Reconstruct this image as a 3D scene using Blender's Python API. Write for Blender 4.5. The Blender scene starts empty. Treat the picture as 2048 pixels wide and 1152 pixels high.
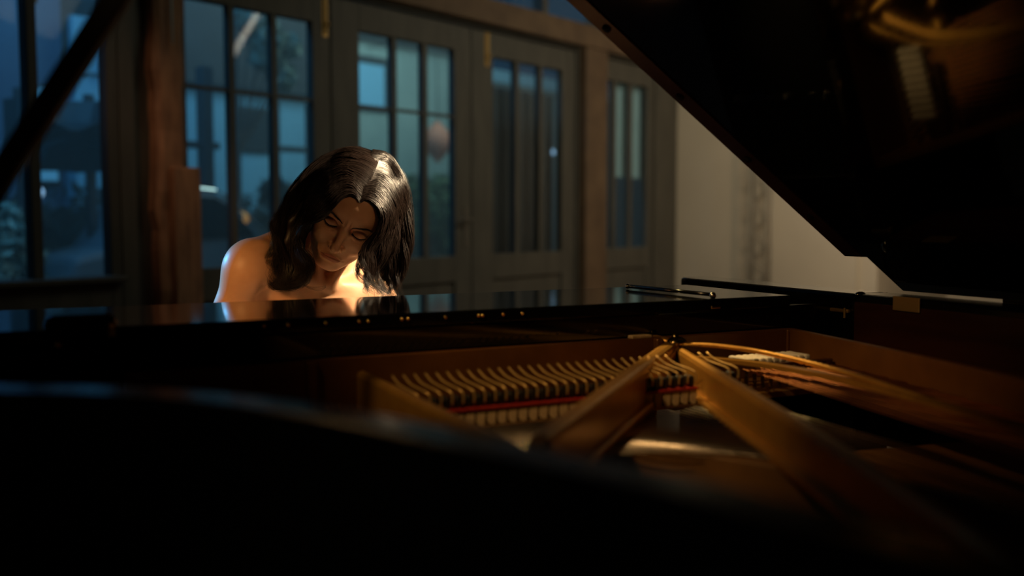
import bpy, math, random
import numpy as np
from mathutils import Vector, Matrix
random.seed(7); rng = np.random.default_rng(7)
PI = math.pi
sc = bpy.context.scene
COL = sc.collection
V = lambda *a: np.array(a, dtype=float)

# ------------------------------------------------------------------ camera
YAW, F_PX = math.radians(26.5), 2000.0
PITCH = math.atan(146 / F_PX)
cam_d = bpy.data.cameras.new('camera')
cam_d.sensor_width = 36; cam_d.lens = 36 * F_PX / 2048
cam_d.clip_start = 0.02; cam_d.clip_end = 200
cam_d.dof.use_dof = True; cam_d.dof.focus_distance = 2.03; cam_d.dof.aperture_fstop = 1.75
cam_d.dof.aperture_blades = 0
cam = bpy.data.objects.new('camera', cam_d); COL.objects.link(cam)
cam.location = (0, 0, 1.15); cam.rotation_euler = (PI / 2 - PITCH, 0, -YAW)
sc.camera = cam

# ------------------------------------------------------------------ world, exposure
sc.view_settings.view_transform = 'Standard'; sc.view_settings.look = 'None'
sc.view_settings.gamma = 1.0; sc.view_settings.use_curve_mapping = False
sc.view_settings.exposure = 0.0
try:
    sc.cycles.use_denoising = True
    sc.cycles.max_bounces = 6; sc.cycles.diffuse_bounces = 3; sc.cycles.glossy_bounces = 4
    sc.cycles.transparent_max_bounces = 12; sc.cycles.transmission_bounces = 4
    sc.cycles.caustics_reflective = False; sc.cycles.caustics_refractive = False
    sc.cycles.sample_clamp_indirect = 3.0
except Exception:
    pass
world = bpy.data.worlds.new('dusk'); sc.world = world; world.use_nodes = True
bg = world.node_tree.nodes['Background']
bg.inputs[0].default_value = (0.03, 0.09, 0.16, 1); bg.inputs[1].default_value = 0.35

# door wall frame: A + u*t + m*n, m points into the room
WA, WU, WM = V(-0.056, 4.938, 0), V(0.9038, 0.4279, 0), V(0.4279, -0.9038, 0)
def W(t, n, z): return WA + WU * t + WM * n + V(0, 0, z)

def light(name, kind, loc, target, energy, color, size=0.2, spot=None, blend=0.5, size_y=None):
    d = bpy.data.lights.new(name, kind); d.energy = energy; d.color = color
    if kind == 'AREA':
        d.size = size
        if size_y: d.shape = 'RECTANGLE'; d.size_y = size_y
    else: d.shadow_soft_size = size
    if kind == 'SPOT': d.spot_size = math.radians(spot); d.spot_blend = blend
    o = bpy.data.objects.new(name, d); COL.objects.link(o); o.location = tuple(loc)
    o.rotation_euler = (Vector(target) - Vector(loc)).to_track_quat('-Z', 'Y').to_euler()
    return o

WARM = (1.0, 0.56, 0.22)
# key: warm stage lamp on her left, above the bass end of the keyboard
light('key_stage_lamp', 'SPOT', (1.52, 1.50, 1.92), (0.65, 2.06, 1.03), 330, (1.0, 0.75, 0.46), 0.05, 29, 0.6)
# warm lamp beyond the piano, skimming strings and plate
light('piano_lamp', 'SPOT', (0.85, 2.35, 2.05), (1.00, 1.39, 0.92), 130, (1.0, 0.66, 0.26), 0.03, 16, 1.0)
# warm lamp on the treble side, on her right arm, the dampers and the struts
light('treble_side_lamp', 'SPOT', (-0.75, 1.05, 1.75), (0.40, 2.08, 0.98), 66, (1.0, 0.50, 0.16), 0.08, 13.5, 0.9)
light('plate_fill', 'SPOT', (-0.3, 0.9, 2.0), (0.88, 1.26, 0.88), 50, (1.0, 0.60, 0.24), 0.05, 35, 1.0)  # added fill to brighten the dampers and plate
light('face_fill', 'SPOT', (0.80, 1.28, 1.488), (0.61, 1.99, 1.08), 2.4, (1.0, 0.56, 0.25), 0.03, 26, 0.7)  # added fill in place of warm light bounced off keys and chest
# added spot inside the room, in place of blue light from the large window
light('blue_window_fill', 'SPOT', (-0.95, 3.85, 1.75), (0.37, 2.14, 1.02), 430, (0.05, 0.50, 1.0), 0.08, 5.2, 0.4)
# warm wash on the cream wall and the general level of the room
light('room_wash', 'AREA', (4.4, 4.0, 3.0), (5.9, 6.6, 1.2), 34, (1.0, 0.86, 0.64), 1.0)
light('niche_lamp', 'AREA', (5.2, 4.2, 2.2), (6.6, 5.4, 1.0), 20, (1.0, 0.66, 0.40), 0.4)
light('post_fill', 'SPOT', (0.1, 4.0, 3.1), W(0.82, 0.1, 1.4), 42, (1.0, 0.54, 0.32), 0.2, 22, 0.9)  # spot added to brighten the raw timber post
light('ceiling_bounce', 'AREA', (2.6, 3.4, 3.2), (3.4, 6.4, 1.0), 10, (0.9, 0.90, 0.68), 1.6)
# outside
light('yard_light_blue', 'AREA', W(0.6, -1.2, 4.2), W(1.6, -3.4, 1.2), 88, (0.09, 0.42, 0.85), 2.0)
light('yard_light_teal', 'AREA', W(5.2, -1.2, 4.2), W(5.0, -3.4, 1.4), 75, (0.50, 0.80, 0.80), 2.0)

# ------------------------------------------------------------------ materials
def mat(name, color, rough=0.5, metal=0.0, spec=0.5, coat=0.0, noise=None, bump=None, emit=None, sss=0.0, color2=None, nscale=(1, 1, 1)):
    m = bpy.data.materials.new(name); m.use_nodes = True
    nt = m.node_tree; b = nt.nodes['Principled BSDF']
    b.inputs['Base Color'].default_value = (*color, 1); b.inputs['Roughness'].default_value = rough
    b.inputs['Metallic'].default_value = metal; b.inputs['Specular IOR Level'].default_value = spec
    b.inputs['Coat Weight'].default_value = coat; b.inputs['Coat Roughness'].default_value = 0.05
    if sss:
        b.inputs['Subsurface Weight'].default_value = sss
        b.inputs['Subsurface Radius'].default_value = (1.0, 0.3, 0.15); b.inputs['Subsurface Scale'].default_value = 0.008
    if emit:
        b.inputs['Emission Color'].default_value = (*emit[0], 1); b.inputs['Emission Strength'].default_value = emit[1]
    if noise or bump:
        tc = nt.nodes.new('ShaderNodeTexCoord'); mp = nt.nodes.new('ShaderNodeMapping')
        mp.inputs['Scale'].default_value = nscale
        nt.links.new(tc.outputs['Object'], mp.inputs[0])
        nz = nt.nodes.new('ShaderNodeTexNoise'); nz.inputs['Scale'].default_value = noise or 8
        nz.inputs['Detail'].default_value = 6
        nt.links.new(mp.outputs[0], nz.inputs[0])
        if noise:
            cr = nt.nodes.new('ShaderNodeValToRGB')
            c2 = color2 or tuple(c * 0.6 for c in color)
            cr.color_ramp.elements[0].position = 0.32; cr.color_ramp.elements[1].position = 0.68
            cr.color_ramp.elements[0].color = (*c2, 1); cr.color_ramp.elements[1].color = (*color, 1)
            nt.links.new(nz.outputs[0], cr.inputs[0]); nt.links.new(cr.outputs[0], b.inputs['Base Color'])
        if bump:
            bp = nt.nodes.new('ShaderNodeBump'); bp.inputs['Strength'].default_value = bump; bp.inputs['Distance'].default_value = 0.004
            nt.links.new(nz.outputs[0], bp.inputs['Height']); nt.links.new(bp.outputs[0], b.inputs['Normal'])
    return m

M = {}
M['lacquer'] = mat('black_lacquer', (0.0035, 0.0037, 0.004), 0.07, spec=0.55)
M['case_lacquer'] = mat('case_black_lacquer', (0.0035, 0.0037, 0.004), 0.2, spec=0.4)
M['lacquer_edge'] = mat('black_lacquer_edge', (0.004, 0.004, 0.004), 0.16)
M['satin_black'] = mat('satin_black', (0.006, 0.006, 0.006), 0.45)
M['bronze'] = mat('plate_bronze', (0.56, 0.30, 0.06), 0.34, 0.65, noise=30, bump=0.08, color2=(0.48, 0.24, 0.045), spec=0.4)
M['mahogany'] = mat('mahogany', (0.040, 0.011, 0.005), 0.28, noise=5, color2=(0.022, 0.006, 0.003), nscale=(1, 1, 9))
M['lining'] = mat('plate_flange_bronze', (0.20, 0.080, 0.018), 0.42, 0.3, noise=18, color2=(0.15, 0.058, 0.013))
M['spruce'] = mat('soundboard_spruce', (0.15, 0.066, 0.020), 0.33, noise=4, color2=(0.10, 0.043, 0.013), nscale=(14, 1, 1), spec=0.25)
M['bridge'] = mat('maple', (0.22, 0.11, 0.04), 0.35, noise=12)
M['copper'] = mat('copper_winding', (0.75, 0.30, 0.12), 0.28, 1.0)
M['steel'] = mat('string_steel', (0.72, 0.62, 0.50), 0.22, 1.0)
M['brass'] = mat('brass', (0.85, 0.60, 0.25), 0.18, 1.0)
M['old_brass'] = mat('dull_brass', (0.55, 0.36, 0.13), 0.45, 0.8)
M['grey_metal'] = mat('dull_grey_metal', (0.16, 0.15, 0.13), 0.5, 0.6)
M['band'] = mat('brown_lid_reflection', (0.085, 0.032, 0.012), 0.3)
M['felt'] = mat('cream_felt', (0.70, 0.52, 0.30), 0.95, spec=0.1, noise=120, color2=(0.58, 0.42, 0.24))
M['white_felt'] = mat('white_felt', (0.78, 0.72, 0.62), 0.9, spec=0.1, noise=120, color2=(0.62, 0.56, 0.46))
M['red_felt'] = mat('red_felt', (0.40, 0.03, 0.02), 0.95, spec=0.1, noise=90)
M['ivory'] = mat('ivory', (0.8, 0.77, 0.68), 0.25)
M['ebony'] = mat('ebony', (0.01, 0.01, 0.01), 0.3)
M['frame'] = mat('dark_painted_timber', (0.088, 0.084, 0.068), 0.6, noise=6, bump=0.2, color2=(0.062, 0.060, 0.050), nscale=(3, 3, 0.5))
M['raw'] = mat('raw_timber', (0.33, 0.18, 0.095), 0.75, noise=7, bump=0.8, color2=(0.15, 0.078, 0.045), nscale=(3, 3, 0.6))
M['beam'] = mat('brown_beam', (0.14, 0.090, 0.050), 0.7, noise=6, bump=0.4, color2=(0.09, 0.056, 0.032), nscale=(1, 1, 1))
M['plaster'] = mat('cream_plaster', (0.52, 0.48, 0.38), 0.9, noise=2, bump=0.25, color2=(0.47, 0.43, 0.34))
M['floor'] = mat('floor_boards', (0.10, 0.055, 0.03), 0.35, noise=3, color2=(0.055, 0.03, 0.018), nscale=(1, 8, 1))
M['ceiling'] = mat('ceiling_paint', (0.22, 0.18, 0.13), 0.9, noise=3)
M['skin'] = None
M['hair'] = mat('dark_brown_hair', (0.014, 0.008, 0.006), 0.40, spec=0.5)
M['dress'] = mat('black_dress_cloth', (0.008, 0.008, 0.010), 0.7, noise=200, bump=0.1)
M['leather'] = mat('black_leather', (0.012, 0.011, 0.011), 0.4, noise=60, bump=0.3)
M['silver'] = mat('silver', (0.85, 0.82, 0.78), 0.12, 1.0)
M['pale_wall'] = mat('pale_blue_render', (0.20, 0.48, 0.64), 0.9, noise=1.5, color2=(0.17, 0.42, 0.58))
M['sage_wall'] = mat('sage_render', (0.40, 0.52, 0.47), 0.9, noise=2.5, color2=(0.31, 0.42, 0.39))
M['truss'] = mat('truss_shadow_grey', (0.27, 0.25, 0.20), 0.6)
M['grey_wall'] = mat('grey_render', (0.10, 0.11, 0.11), 0.9, noise=2)
M['blue_shed'] = mat('blue_grey_boards', (0.05, 0.12, 0.20), 0.7, noise=2, color2=(0.03, 0.08, 0.15))
M['dark_trim'] = mat('dark_outdoor_trim', (0.016, 0.026, 0.034), 0.6, noise=5)
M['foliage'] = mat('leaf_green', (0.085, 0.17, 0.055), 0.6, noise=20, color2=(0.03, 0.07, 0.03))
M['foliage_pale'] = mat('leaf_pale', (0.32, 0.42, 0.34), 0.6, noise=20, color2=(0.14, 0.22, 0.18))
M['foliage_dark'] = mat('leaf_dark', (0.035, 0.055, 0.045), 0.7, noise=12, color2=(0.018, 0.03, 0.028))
M['bark'] = mat('bark', (0.10, 0.07, 0.05), 0.9, noise=15)
M['paving'] = mat('yard_paving', (0.12, 0.13, 0.13), 0.85, noise=4)
M['lantern'] = mat('salmon_paper', (0.60, 0.22, 0.13), 0.8, noise=6, color2=(0.45, 0.16, 0.10), emit=((0.8, 0.25, 0.10), 0.015))
M['lamp_on'] = mat('lit_bulb', (0.7, 0.8, 1.0), 0.4, emit=((0.35, 0.6, 0.9), 0.8))
M['lamp_orange'] = mat('lit_orange_glass', (0.8, 0.4, 0.1), 0.4, emit=((0.9, 0.36, 0.08), 0.22))
M['blue_glint'] = mat('glowing_blue_glint', (0.1, 0.4, 1.0), 0.4, emit=((0.02, 0.33, 0.9), 1.1))  # glow of a blue reflection, put into a tube
M['blue_pane'] = mat('blue_glow_pane', (0.2, 0.5, 0.7), 0.4, emit=((0.04, 0.15, 0.22), 0.6))
M['blind'] = mat('pale_blind_fabric', (0.36, 0.60, 0.68), 0.9, noise=6, color2=(0.32, 0.54, 0.62))
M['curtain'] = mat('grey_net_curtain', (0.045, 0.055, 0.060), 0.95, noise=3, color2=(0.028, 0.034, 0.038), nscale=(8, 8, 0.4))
M['car_paint'] = mat('dark_car_paint', (0.10, 0.13, 0.15), 0.35, coat=0.3)
M['rubber'] = mat('rubber', (0.01, 0.01, 0.01), 0.8)

def make_skin():
    m = mat('skin', (0.62, 0.35, 0.21), 0.46, spec=0.4, sss=0.12)
    nt = m.node_tree; b = nt.nodes['Principled BSDF']
    at = nt.nodes.new('ShaderNodeAttribute'); at.attribute_name = 'tint'
    nz = nt.nodes.new('ShaderNodeTexNoise'); nz.inputs['Scale'].default_value = 55
    tc = nt.nodes.new('ShaderNodeTexCoord'); nt.links.new(tc.outputs['Object'], nz.inputs[0])
    mx = nt.nodes.new('ShaderNodeMixRGB'); mx.inputs[1].default_value = (0.64, 0.365, 0.22, 1); mx.inputs[2].default_value = (0.56, 0.30, 0.175, 1)
    nt.links.new(nz.outputs[0], mx.inputs[0])
    lp = nt.nodes.new('ShaderNodeMixRGB'); lp.inputs[2].default_value = (0.33, 0.09, 0.065, 1)
    nt.links.new(at.outputs['Fac'], lp.inputs[0]); nt.links.new(mx.outputs[0], lp.inputs[1])
    nt.links.new(lp.outputs[0], b.inputs['Base Color'])
    bp = nt.nodes.new('ShaderNodeBump'); bp.inputs['Strength'].default_value = 0.06; bp.inputs['Distance'].default_value = 0.002
    n2 = nt.nodes.new('ShaderNodeTexNoise'); n2.inputs['Scale'].default_value = 600; nt.links.new(tc.outputs['Object'], n2.inputs[0])
    nt.links.new(n2.outputs[0], bp.inputs['Height']); nt.links.new(bp.outputs[0], b.inputs['Normal'])
    return m
M['skin'] = make_skin()

def make_glass():
    m = bpy.data.materials.new('window_glass'); m.use_nodes = True
    nt = m.node_tree; nt.nodes.clear()
    out = nt.nodes.new('ShaderNodeOutputMaterial'); mix = nt.nodes.new('ShaderNodeMixShader')
    tr = nt.nodes.new('ShaderNodeBsdfTransparent'); tr.inputs[0].default_value = (0.93, 0.96, 0.97, 1)
    gl = nt.nodes.new('ShaderNodeBsdfGlossy'); gl.inputs['Roughness'].default_value = 0.03
    fr = nt.nodes.new('ShaderNodeFresnel'); fr.inputs[0].default_value = 1.4
    ge = nt.nodes.new('ShaderNodeNewGeometry'); inv = nt.nodes.new('ShaderNodeMath'); inv.operation = 'SUBTRACT'; inv.inputs[0].default_value = 1.0
    mu = nt.nodes.new('ShaderNodeMath'); mu.operation = 'MULTIPLY'
    nt.links.new(ge.outputs['Backfacing'], inv.inputs[1]); nt.links.new(fr.outputs[0], mu.inputs[0]); nt.links.new(inv.outputs[0], mu.inputs[1])   # reflect on the way in only
    nt.links.new(mu.outputs[0], mix.inputs[0]); nt.links.new(tr.outputs[0], mix.inputs[1]); nt.links.new(gl.outputs[0], mix.inputs[2])
    nt.links.new(mix.outputs[0], out.inputs[0]); return m
M['glass'] = make_glass()

# ------------------------------------------------------------------ mesh helpers
WL = {}
def unit(v): v = np.asarray(v, float); return v / (np.linalg.norm(v) + 1e-12)

class MB:
    def __init__(s): s.v = []; s.f = []; s.n = 0
    def add(s, vs, fs):
        vs = np.asarray(vs, float).reshape(-1, 3); s.v.append(vs)
        s.f += [tuple(i + s.n for i in f) for f in fs]; s.n += len(vs); return s
    def box(s, c, size, ax=None, bev=0.0):
        c = np.asarray(c, float); hx, hy, hz = [q / 2 for q in size]
        A = np.eye(3) if ax is None else np.array(ax, float)
        if bev <= 0:
            P = [(x, y, z) for z in (-hz, hz) for (x, y) in ((-hx, -hy), (hx, -hy), (hx, hy), (-hx, hy))]
            return s.add(c + np.array(P) @ A, [(3, 2, 1, 0), (4, 5, 6, 7), (0, 1, 5, 4), (1, 2, 6, 5), (2, 3, 7, 6), (3, 0, 4, 7)])
        b = min(bev, hx * .9, hy * .9, hz * .9); k = b * 0.29
        def ring(ix, iy, z):
            P = []
            for (sx, sy) in ((-1, -1), (1, -1), (1, 1), (-1, 1)):
                cx, cy = sx * (hx - b), sy * (hy - b)
                a0 = {(-1, -1): PI, (1, -1): -PI / 2, (1, 1): 0, (-1, 1): PI / 2}[(sx, sy)]
                for q in range(4):
                    a = a0 + q * PI / 6; P.append((cx + math.cos(a) * (b - ix), cy + math.sin(a) * (b - ix), z))
            return P
        rings = [ring(b * .95, 0, -hz), ring(k, 0, -hz + k), ring(0, 0, -hz + b), ring(0, 0, hz - b), ring(k, 0, hz - k), ring(b * .95, 0, hz)]
        P = [p for r in rings for p in r]; n = 16; fs = []
        for i in range(5):
            for j in range(n):
                fs.append((i * n + j, i * n + (j + 1) % n, (i + 1) * n + (j + 1) % n, (i + 1) * n + j))
        fs.append(tuple(reversed(range(n)))); fs.append(tuple(range(5 * n, 6 * n)))
        return s.add(c + np.array(P) @ A, fs)
    def wbox(s, t0, t1, n0, n1, z0, z1, bev=0.0):
        return s.box(W((t0 + t1) / 2, (n0 + n1) / 2, (z0 + z1) / 2), (t1 - t0, n1 - n0, z1 - z0), (WU, WM, (0, 0, 1)), bev)
    def tube(s, pts, r, k=8, caps=True):
        pts = np.asarray(pts, float); n = len(pts)
        r = np.full(n, r) if np.isscalar(r) else np.asarray(r, float)
        T = np.gradient(pts, axis=0); T /= (np.linalg.norm(T, axis=1)[:, None] + 1e-12)
        up = V(0, 0, 1) if abs(T[0][2]) < 0.9 else V(1, 0, 0)
        N = unit(np.cross(T[0], up)); vs = []
        for i in range(n):
            N = unit(N - T[i] * np.dot(N, T[i])); B = np.cross(T[i], N)
            for j in range(k):
                a = 2 * PI * j / k; vs.append(pts[i] + (N * math.cos(a) + B * math.sin(a)) * r[i])
        fs = [(i * k + j, i * k + (j + 1) % k, (i + 1) * k + (j + 1) % k, (i + 1) * k + j) for i in range(n - 1) for j in range(k)]
        if caps: fs += [tuple(reversed(range(k))), tuple(range((n - 1) * k, n * k))]
        return s.add(vs, fs)
    def tubes(s, paths, rad, k=3):
        """many thin tubes at once: paths (N, n, 3), rad (n,)"""
        P = np.asarray(paths, float); N_, n, _ = P.shape; T = np.gradient(P, axis=1); T /= (np.linalg.norm(T, axis=2, keepdims=True) + 1e-12)
        ref = np.broadcast_to(V(0.31, 0.57, 0.76), T.shape); A = np.cross(T, ref); A /= (np.linalg.norm(A, axis=2, keepdims=True) + 1e-9); Bn = np.cross(T, A)
        rad = np.broadcast_to(np.asarray(rad, float), (N_, n))[..., None]
        rg = np.stack([P + (A * math.cos(2 * PI * j / k) + Bn * math.sin(2 * PI * j / k)) * rad for j in range(k)], 2)
        idx = np.arange(N_ * n * k).reshape(N_, n, k); q = np.stack([idx[:, :-1], np.roll(idx, -1, 2)[:, :-1], np.roll(idx, -1, 2)[:, 1:], idx[:, 1:]], -1).reshape(-1, 4)
        s.v.append(rg.reshape(-1, 3)); s.f += (q + s.n).tolist(); s.n += N_ * n * k; return s
    def prism(s, poly, z0, z1):
        n = len(poly); vs = [(x, y, z0) for x, y in poly] + [(x, y, z1) for x, y in poly]
        a = sum(poly[i][0] * poly[(i + 1) % n][1] - poly[(i + 1) % n][0] * poly[i][1] for i in range(n))
        fs = [(i, (i + 1) % n, n + (i + 1) % n, n + i) for i in range(n)]
        fs += [tuple(reversed(range(n))), tuple(range(n, 2 * n))]
        if a < 0: fs = [tuple(reversed(f)) for f in fs]
        return s.add(vs, fs)
    def extrude(s, poly3, d):
        poly3 = np.asarray(poly3, float); n = len(poly3); d = np.asarray(d, float)
        vs = np.vstack([poly3, poly3 + d])
        return s.add(vs, [(i, (i + 1) % n, n + (i + 1) % n, n + i) for i in range(n)] + [tuple(reversed(range(n))), tuple(range(n, 2 * n))])
    def strip(s, L, Rr, z0, z1):
        """solid band between two polylines L and Rr (xy), from z0 to z1, quads only"""
        n = len(L); vs = []
        for i in range(n):
            for (q, z) in ((L[i], z0), (Rr[i], z0), (Rr[i], z1), (L[i], z1)): vs.append((q[0], q[1], z))
        fs = []
        for i in range(n - 1):
            a, b = i * 4, i * 4 + 4
            for j in range(4): fs.append((a + j, a + (j + 1) % 4, b + (j + 1) % 4, b + j))
        fs += [(0, 3, 2, 1), ((n - 1) * 4, (n - 1) * 4 + 1, (n - 1) * 4 + 2, (n - 1) * 4 + 3)]
        return s.add(vs, fs)
    def ball(s, c, r, nu=16, nv=10, ax=None):
        c = np.asarray(c, float); r = np.asarray([r] * 3 if np.isscalar(r) else r, float); A = np.eye(3) if ax is None else np.array(ax, float)
        vs = [(0, 0, -1)]
        for i in range(1, nv):
            p = -PI / 2 + PI * i / nv
            for j in range(nu): vs.append((math.cos(p) * math.cos(2 * PI * j / nu), math.cos(p) * math.sin(2 * PI * j / nu), math.sin(p)))
        vs.append((0, 0, 1)); fs = []
        for j in range(nu): fs.append((0, 1 + (j + 1) % nu, 1 + j)); fs.append((len(vs) - 1, 1 + (nv - 2) * nu + j, 1 + (nv - 2) * nu + (j + 1) % nu))
        for i in range(nv - 2):
            for j in range(nu): fs.append((1 + i * nu + j, 1 + i * nu + (j + 1) % nu, 1 + (i + 1) * nu + (j + 1) % nu, 1 + (i + 1) * nu + j))
        return s.add(c + (np.array(vs) * r) @ A, fs)
    def lathe(s, prof, c, k=20):
        c = np.asarray(c, float); vs = []
        for (r, z) in prof:
            for j in range(k): vs.append(c + V(r * math.cos(2 * PI * j / k), r * math.sin(2 * PI * j / k), z))
        n = len(prof)
        fs = [(i * k + j, i * k + (j + 1) % k, (i + 1) * k + (j + 1) % k, (i + 1) * k + j) for i in range(n - 1) for j in range(k)]
        fs += [tuple(reversed(range(k))), tuple(range((n - 1) * k, n * k))]
        return s.add(vs, fs)
    def mesh(s, name, off, smooth):
        me = bpy.data.meshes.new(name)
        vs = np.vstack(s.v) - off
        me.from_pydata(vs.tolist(), [], s.f); me.update()
        if smooth: me.polygons.foreach_set('use_smooth', [True] * len(me.polygons))
        return me
    def build(s, name, m, parent=None, smooth=False, bevel=0, at=None, loc=None):
        """one mesh object; world coordinates in, stored relative to its thing's origin"""
        if loc is not None: origin = np.asarray(loc, float)
        elif parent is not None: origin = WL[parent.name]
        else:
            vv = np.vstack(s.v); origin = V((vv[:, 0].min() + vv[:, 0].max()) / 2, (vv[:, 1].min() + vv[:, 1].max()) / 2, vv[:, 2].min())
        me = s.mesh(name, origin, smooth); o = bpy.data.objects.new(name, me); COL.objects.link(o)
        me.materials.append(M[m] if isinstance(m, str) else m)
        if parent is not None:
            o.parent = parent; o.location = tuple(origin - WL[parent.name])
        else: o.location = tuple(origin)
        WL[o.name] = origin
        if bevel:
            b = o.modifiers.new('bevel', 'BEVEL'); b.width = bevel; b.segments = 2; b.limit_method = 'ANGLE'; b.angle_limit = math.radians(40)
        return o

def tag(o, label=None, cat=None, group=None, kind=None):
    if label: o['label'] = label
    if cat: o['category'] = cat
    if group: o['group'] = group
    if kind: o['kind'] = kind
    return o
def empty(name, loc, label, cat, group=None):
    o = bpy.data.objects.new(name, None); COL.objects.link(o); o.location = tuple(loc); o.empty_display_size = 0.1
    WL[o.name] = np.asarray(loc, float); return tag(o, label, cat, group)
def struct(mb, name, m, parent=None, bevel=0):
    o = mb.build(name, m, parent, bevel=bevel)
    if parent is None: o['kind'] = 'structure'
    return o
def rep(src, delta, parent):
    """another of the same part: shares the mesh, stands delta away"""
    o = src.copy(); COL.objects.link(o); o.parent = parent
    o.location = tuple(np.array(src.location) + np.asarray(delta, float)); WL[o.name] = WL[src.name] + np.asarray(delta, float)
    return o
def catmull(P, n=10):
    P = [np.asarray(p, float) for p in P]; Q = [2 * P[0] - P[1]] + P + [2 * P[-1] - P[-2]]; out = []
    for i in range(1, len(Q) - 2):
        for k in range(n):
            t = k / n
            out.append(0.5 * ((2 * Q[i]) + (-Q[i - 1] + Q[i + 1]) * t + (2 * Q[i - 1] - 5 * Q[i] + 4 * Q[i + 1] - Q[i + 2]) * t * t + (-Q[i - 1] + 3 * Q[i] - 3 * Q[i + 1] + Q[i + 2]) * t ** 3))
    out.append(P[-1]); return np.array(out)

# ================================================================== THE ROOM
# floor and ceiling
S = MB(); S.wbox(-3.2, 6.2, -0.1, 9.2, -0.12, 0.0); struct(S, 'floor', 'floor')
S = MB(); S.wbox(-3.2, 6.2, -0.1, 9.2, 3.45, 3.57); struct(S, 'ceiling', 'ceiling')
S = MB(); S.wbox(-3.2, -3.05, 0.08, 9.2, 0, 3.45); struct(S, 'wall_south', 'plaster')
S = MB(); S.wbox(-3.05, 8.2, 9.05, 9.2, 0, 3.45); struct(S, 'wall_behind', 'plaster')
# cream wall, square to the door wall, then a jog where the next, warmer lit stretch begins
S = MB(); S.wbox(5.99, 6.2, -0.1, 1.70, 0, 3.45); struct(S, 'wall_right', 'plaster')
S = MB(); S.wbox(6.02, 8.2, 1.70, 1.85, 0, 3.45); struct(S, 'wall_niche', 'plaster')
S = MB(); S.wbox(8.05, 8.2, 1.85, 9.05, 0, 3.45); struct(S, 'wall_far_right', 'plaster')
S = MB(); S.wbox(5.965, 5.989, 0.0, 1.70, 0, 0.14); struct(S, 'baseboard_right', 'frame')
S = MB(); S.wbox(6.2, 8.05, -0.1, 9.2, -0.12, 0.0); struct(S, 'floor_niche', 'floor')
S = MB(); S.wbox(6.2, 8.05, 1.7, 9.2, 3.45, 3.57); struct(S, 'ceiling_niche', 'ceiling')

# door wall: the solid timber between and above the leaves
S = MB()
S.wbox(-3.05, -1.05, -0.08, 0.06, 0, 3.45)
S.wbox(-1.05, 0.56, -0.08, 0.06, 0, 0.62)          # below the big window
S.wbox(-1.05, 5.99, -0.08, 0.06, 2.42, 2.62)       # header
S.wbox(-1.05, 5.99, -0.08, 0.06, 3.22, 3.45)
S.wbox(0.56, 0.64, -0.08, 0.05, 0, 2.42)
S.wbox(0.64, 0.72, -0.08, 0.00, 0, 2.42)           # recessed strip beside the post
S.wbox(0.72, 0.90, -0.08, 0.04, 0, 2.42)
S.wbox(4.40, 4.70, -0.08, 0.05, 0, 2.42)
S.wbox(5.60, 5.99, -0.08, 0.05, 0, 2.42)
for t in (-0.55, 0.0, 0.56, 1.2, 1.9, 2.6, 3.3, 4.0, 4.7, 5.4): S.wbox(t - 0.03, t + 0.03, -0.06, 0.04, 2.62, 3.22)
struct(S, 'wall_left', 'frame')
S = MB(); S.wbox(-1.05, 5.99, 0.06, 0.13, 2.44, 2.61, 0.012); struct(S, 'trim_1', 'beam')
S = MB(); S.wbox(4.42, 4.72, 0.05, 0.13, 0, 2.44, 0.015); struct(S, 'trim_2', 'beam')
S = MB(); S.wbox(-3.05, 4.42, 0.06, 0.085, 0, 0.12, 0.004); struct(S, 'baseboard_left', 'frame')
# clerestory panes
wc = None
for i, (a, b) in enumerate([(-1.05, -0.58), (-0.52, -0.03), (0.03, 0.53), (0.59, 1.17), (1.23, 1.87), (1.93, 2.57), (2.63, 3.27), (3.33, 3.97), (4.03, 4.67), (4.73, 5.37), (5.43, 5.99)]):
    S = MB(); S.wbox(a, b, -0.012, -0.006, 2.62, 3.22)
    if wc is None: wc = struct(S, 'window_2', 'glass')
    else: S.build('pane', 'glass', wc)

# raw timber post with the heavier lower block
rs = np.random.default_rng(3)
root = empty('timber_post', W(0.815, 0.13, 0), 'rough raw timber post standing between the large window and the first glazed door', 'post')
S = MB(); zz = np.linspace(0.0, 2.44, 26); L_ = []; R_ = []
vs = []; fs = []
for i, z in enumerate(zz):
    wl = 0.722 + rs.normal(0, 0.006); wr = 0.893 + 0.012 * math.sin(z * 3.1) + rs.normal(0, 0.005); fr = 0.115 + rs.normal(0, 0.006)
    ring = [(wl, 0.04), (wl + 0.004, fr - 0.02), (wl + 0.03, fr), (wr - 0.03, fr + 0.004), (wr, fr - 0.022), (wr, 0.04)]
    for (t, n) in ring: vs.append(W(t, n, z))
for i in range(len(zz) - 1):
    for j in range(6): fs.append((i * 6 + (j + 1) % 6, i * 6 + j, (i + 1) * 6 + j, (i + 1) * 6 + (j + 1) % 6))
fs += [tuple(range(6)), tuple(reversed(range(len(vs) - 6, len(vs))))]
S.add(vs, fs); S.build('shaft', 'raw', root)
S = MB(); S.wbox(0.775, 0.925, 0.108, 0.165, 0.0, 1.385, 0.008); S.build('lower_plank', 'raw', root)
S = MB(); S.tube([W(0.795, 0.14, 2.44), W(0.797, 0.14, 2.2), W(0.800, 0.139, 1.98)], 0.0035, 8)
tag(S.build('cable', 'blind', smooth=True), 'thin pale cable hanging down the upper face of the raw timber post', 'cable')

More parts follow.
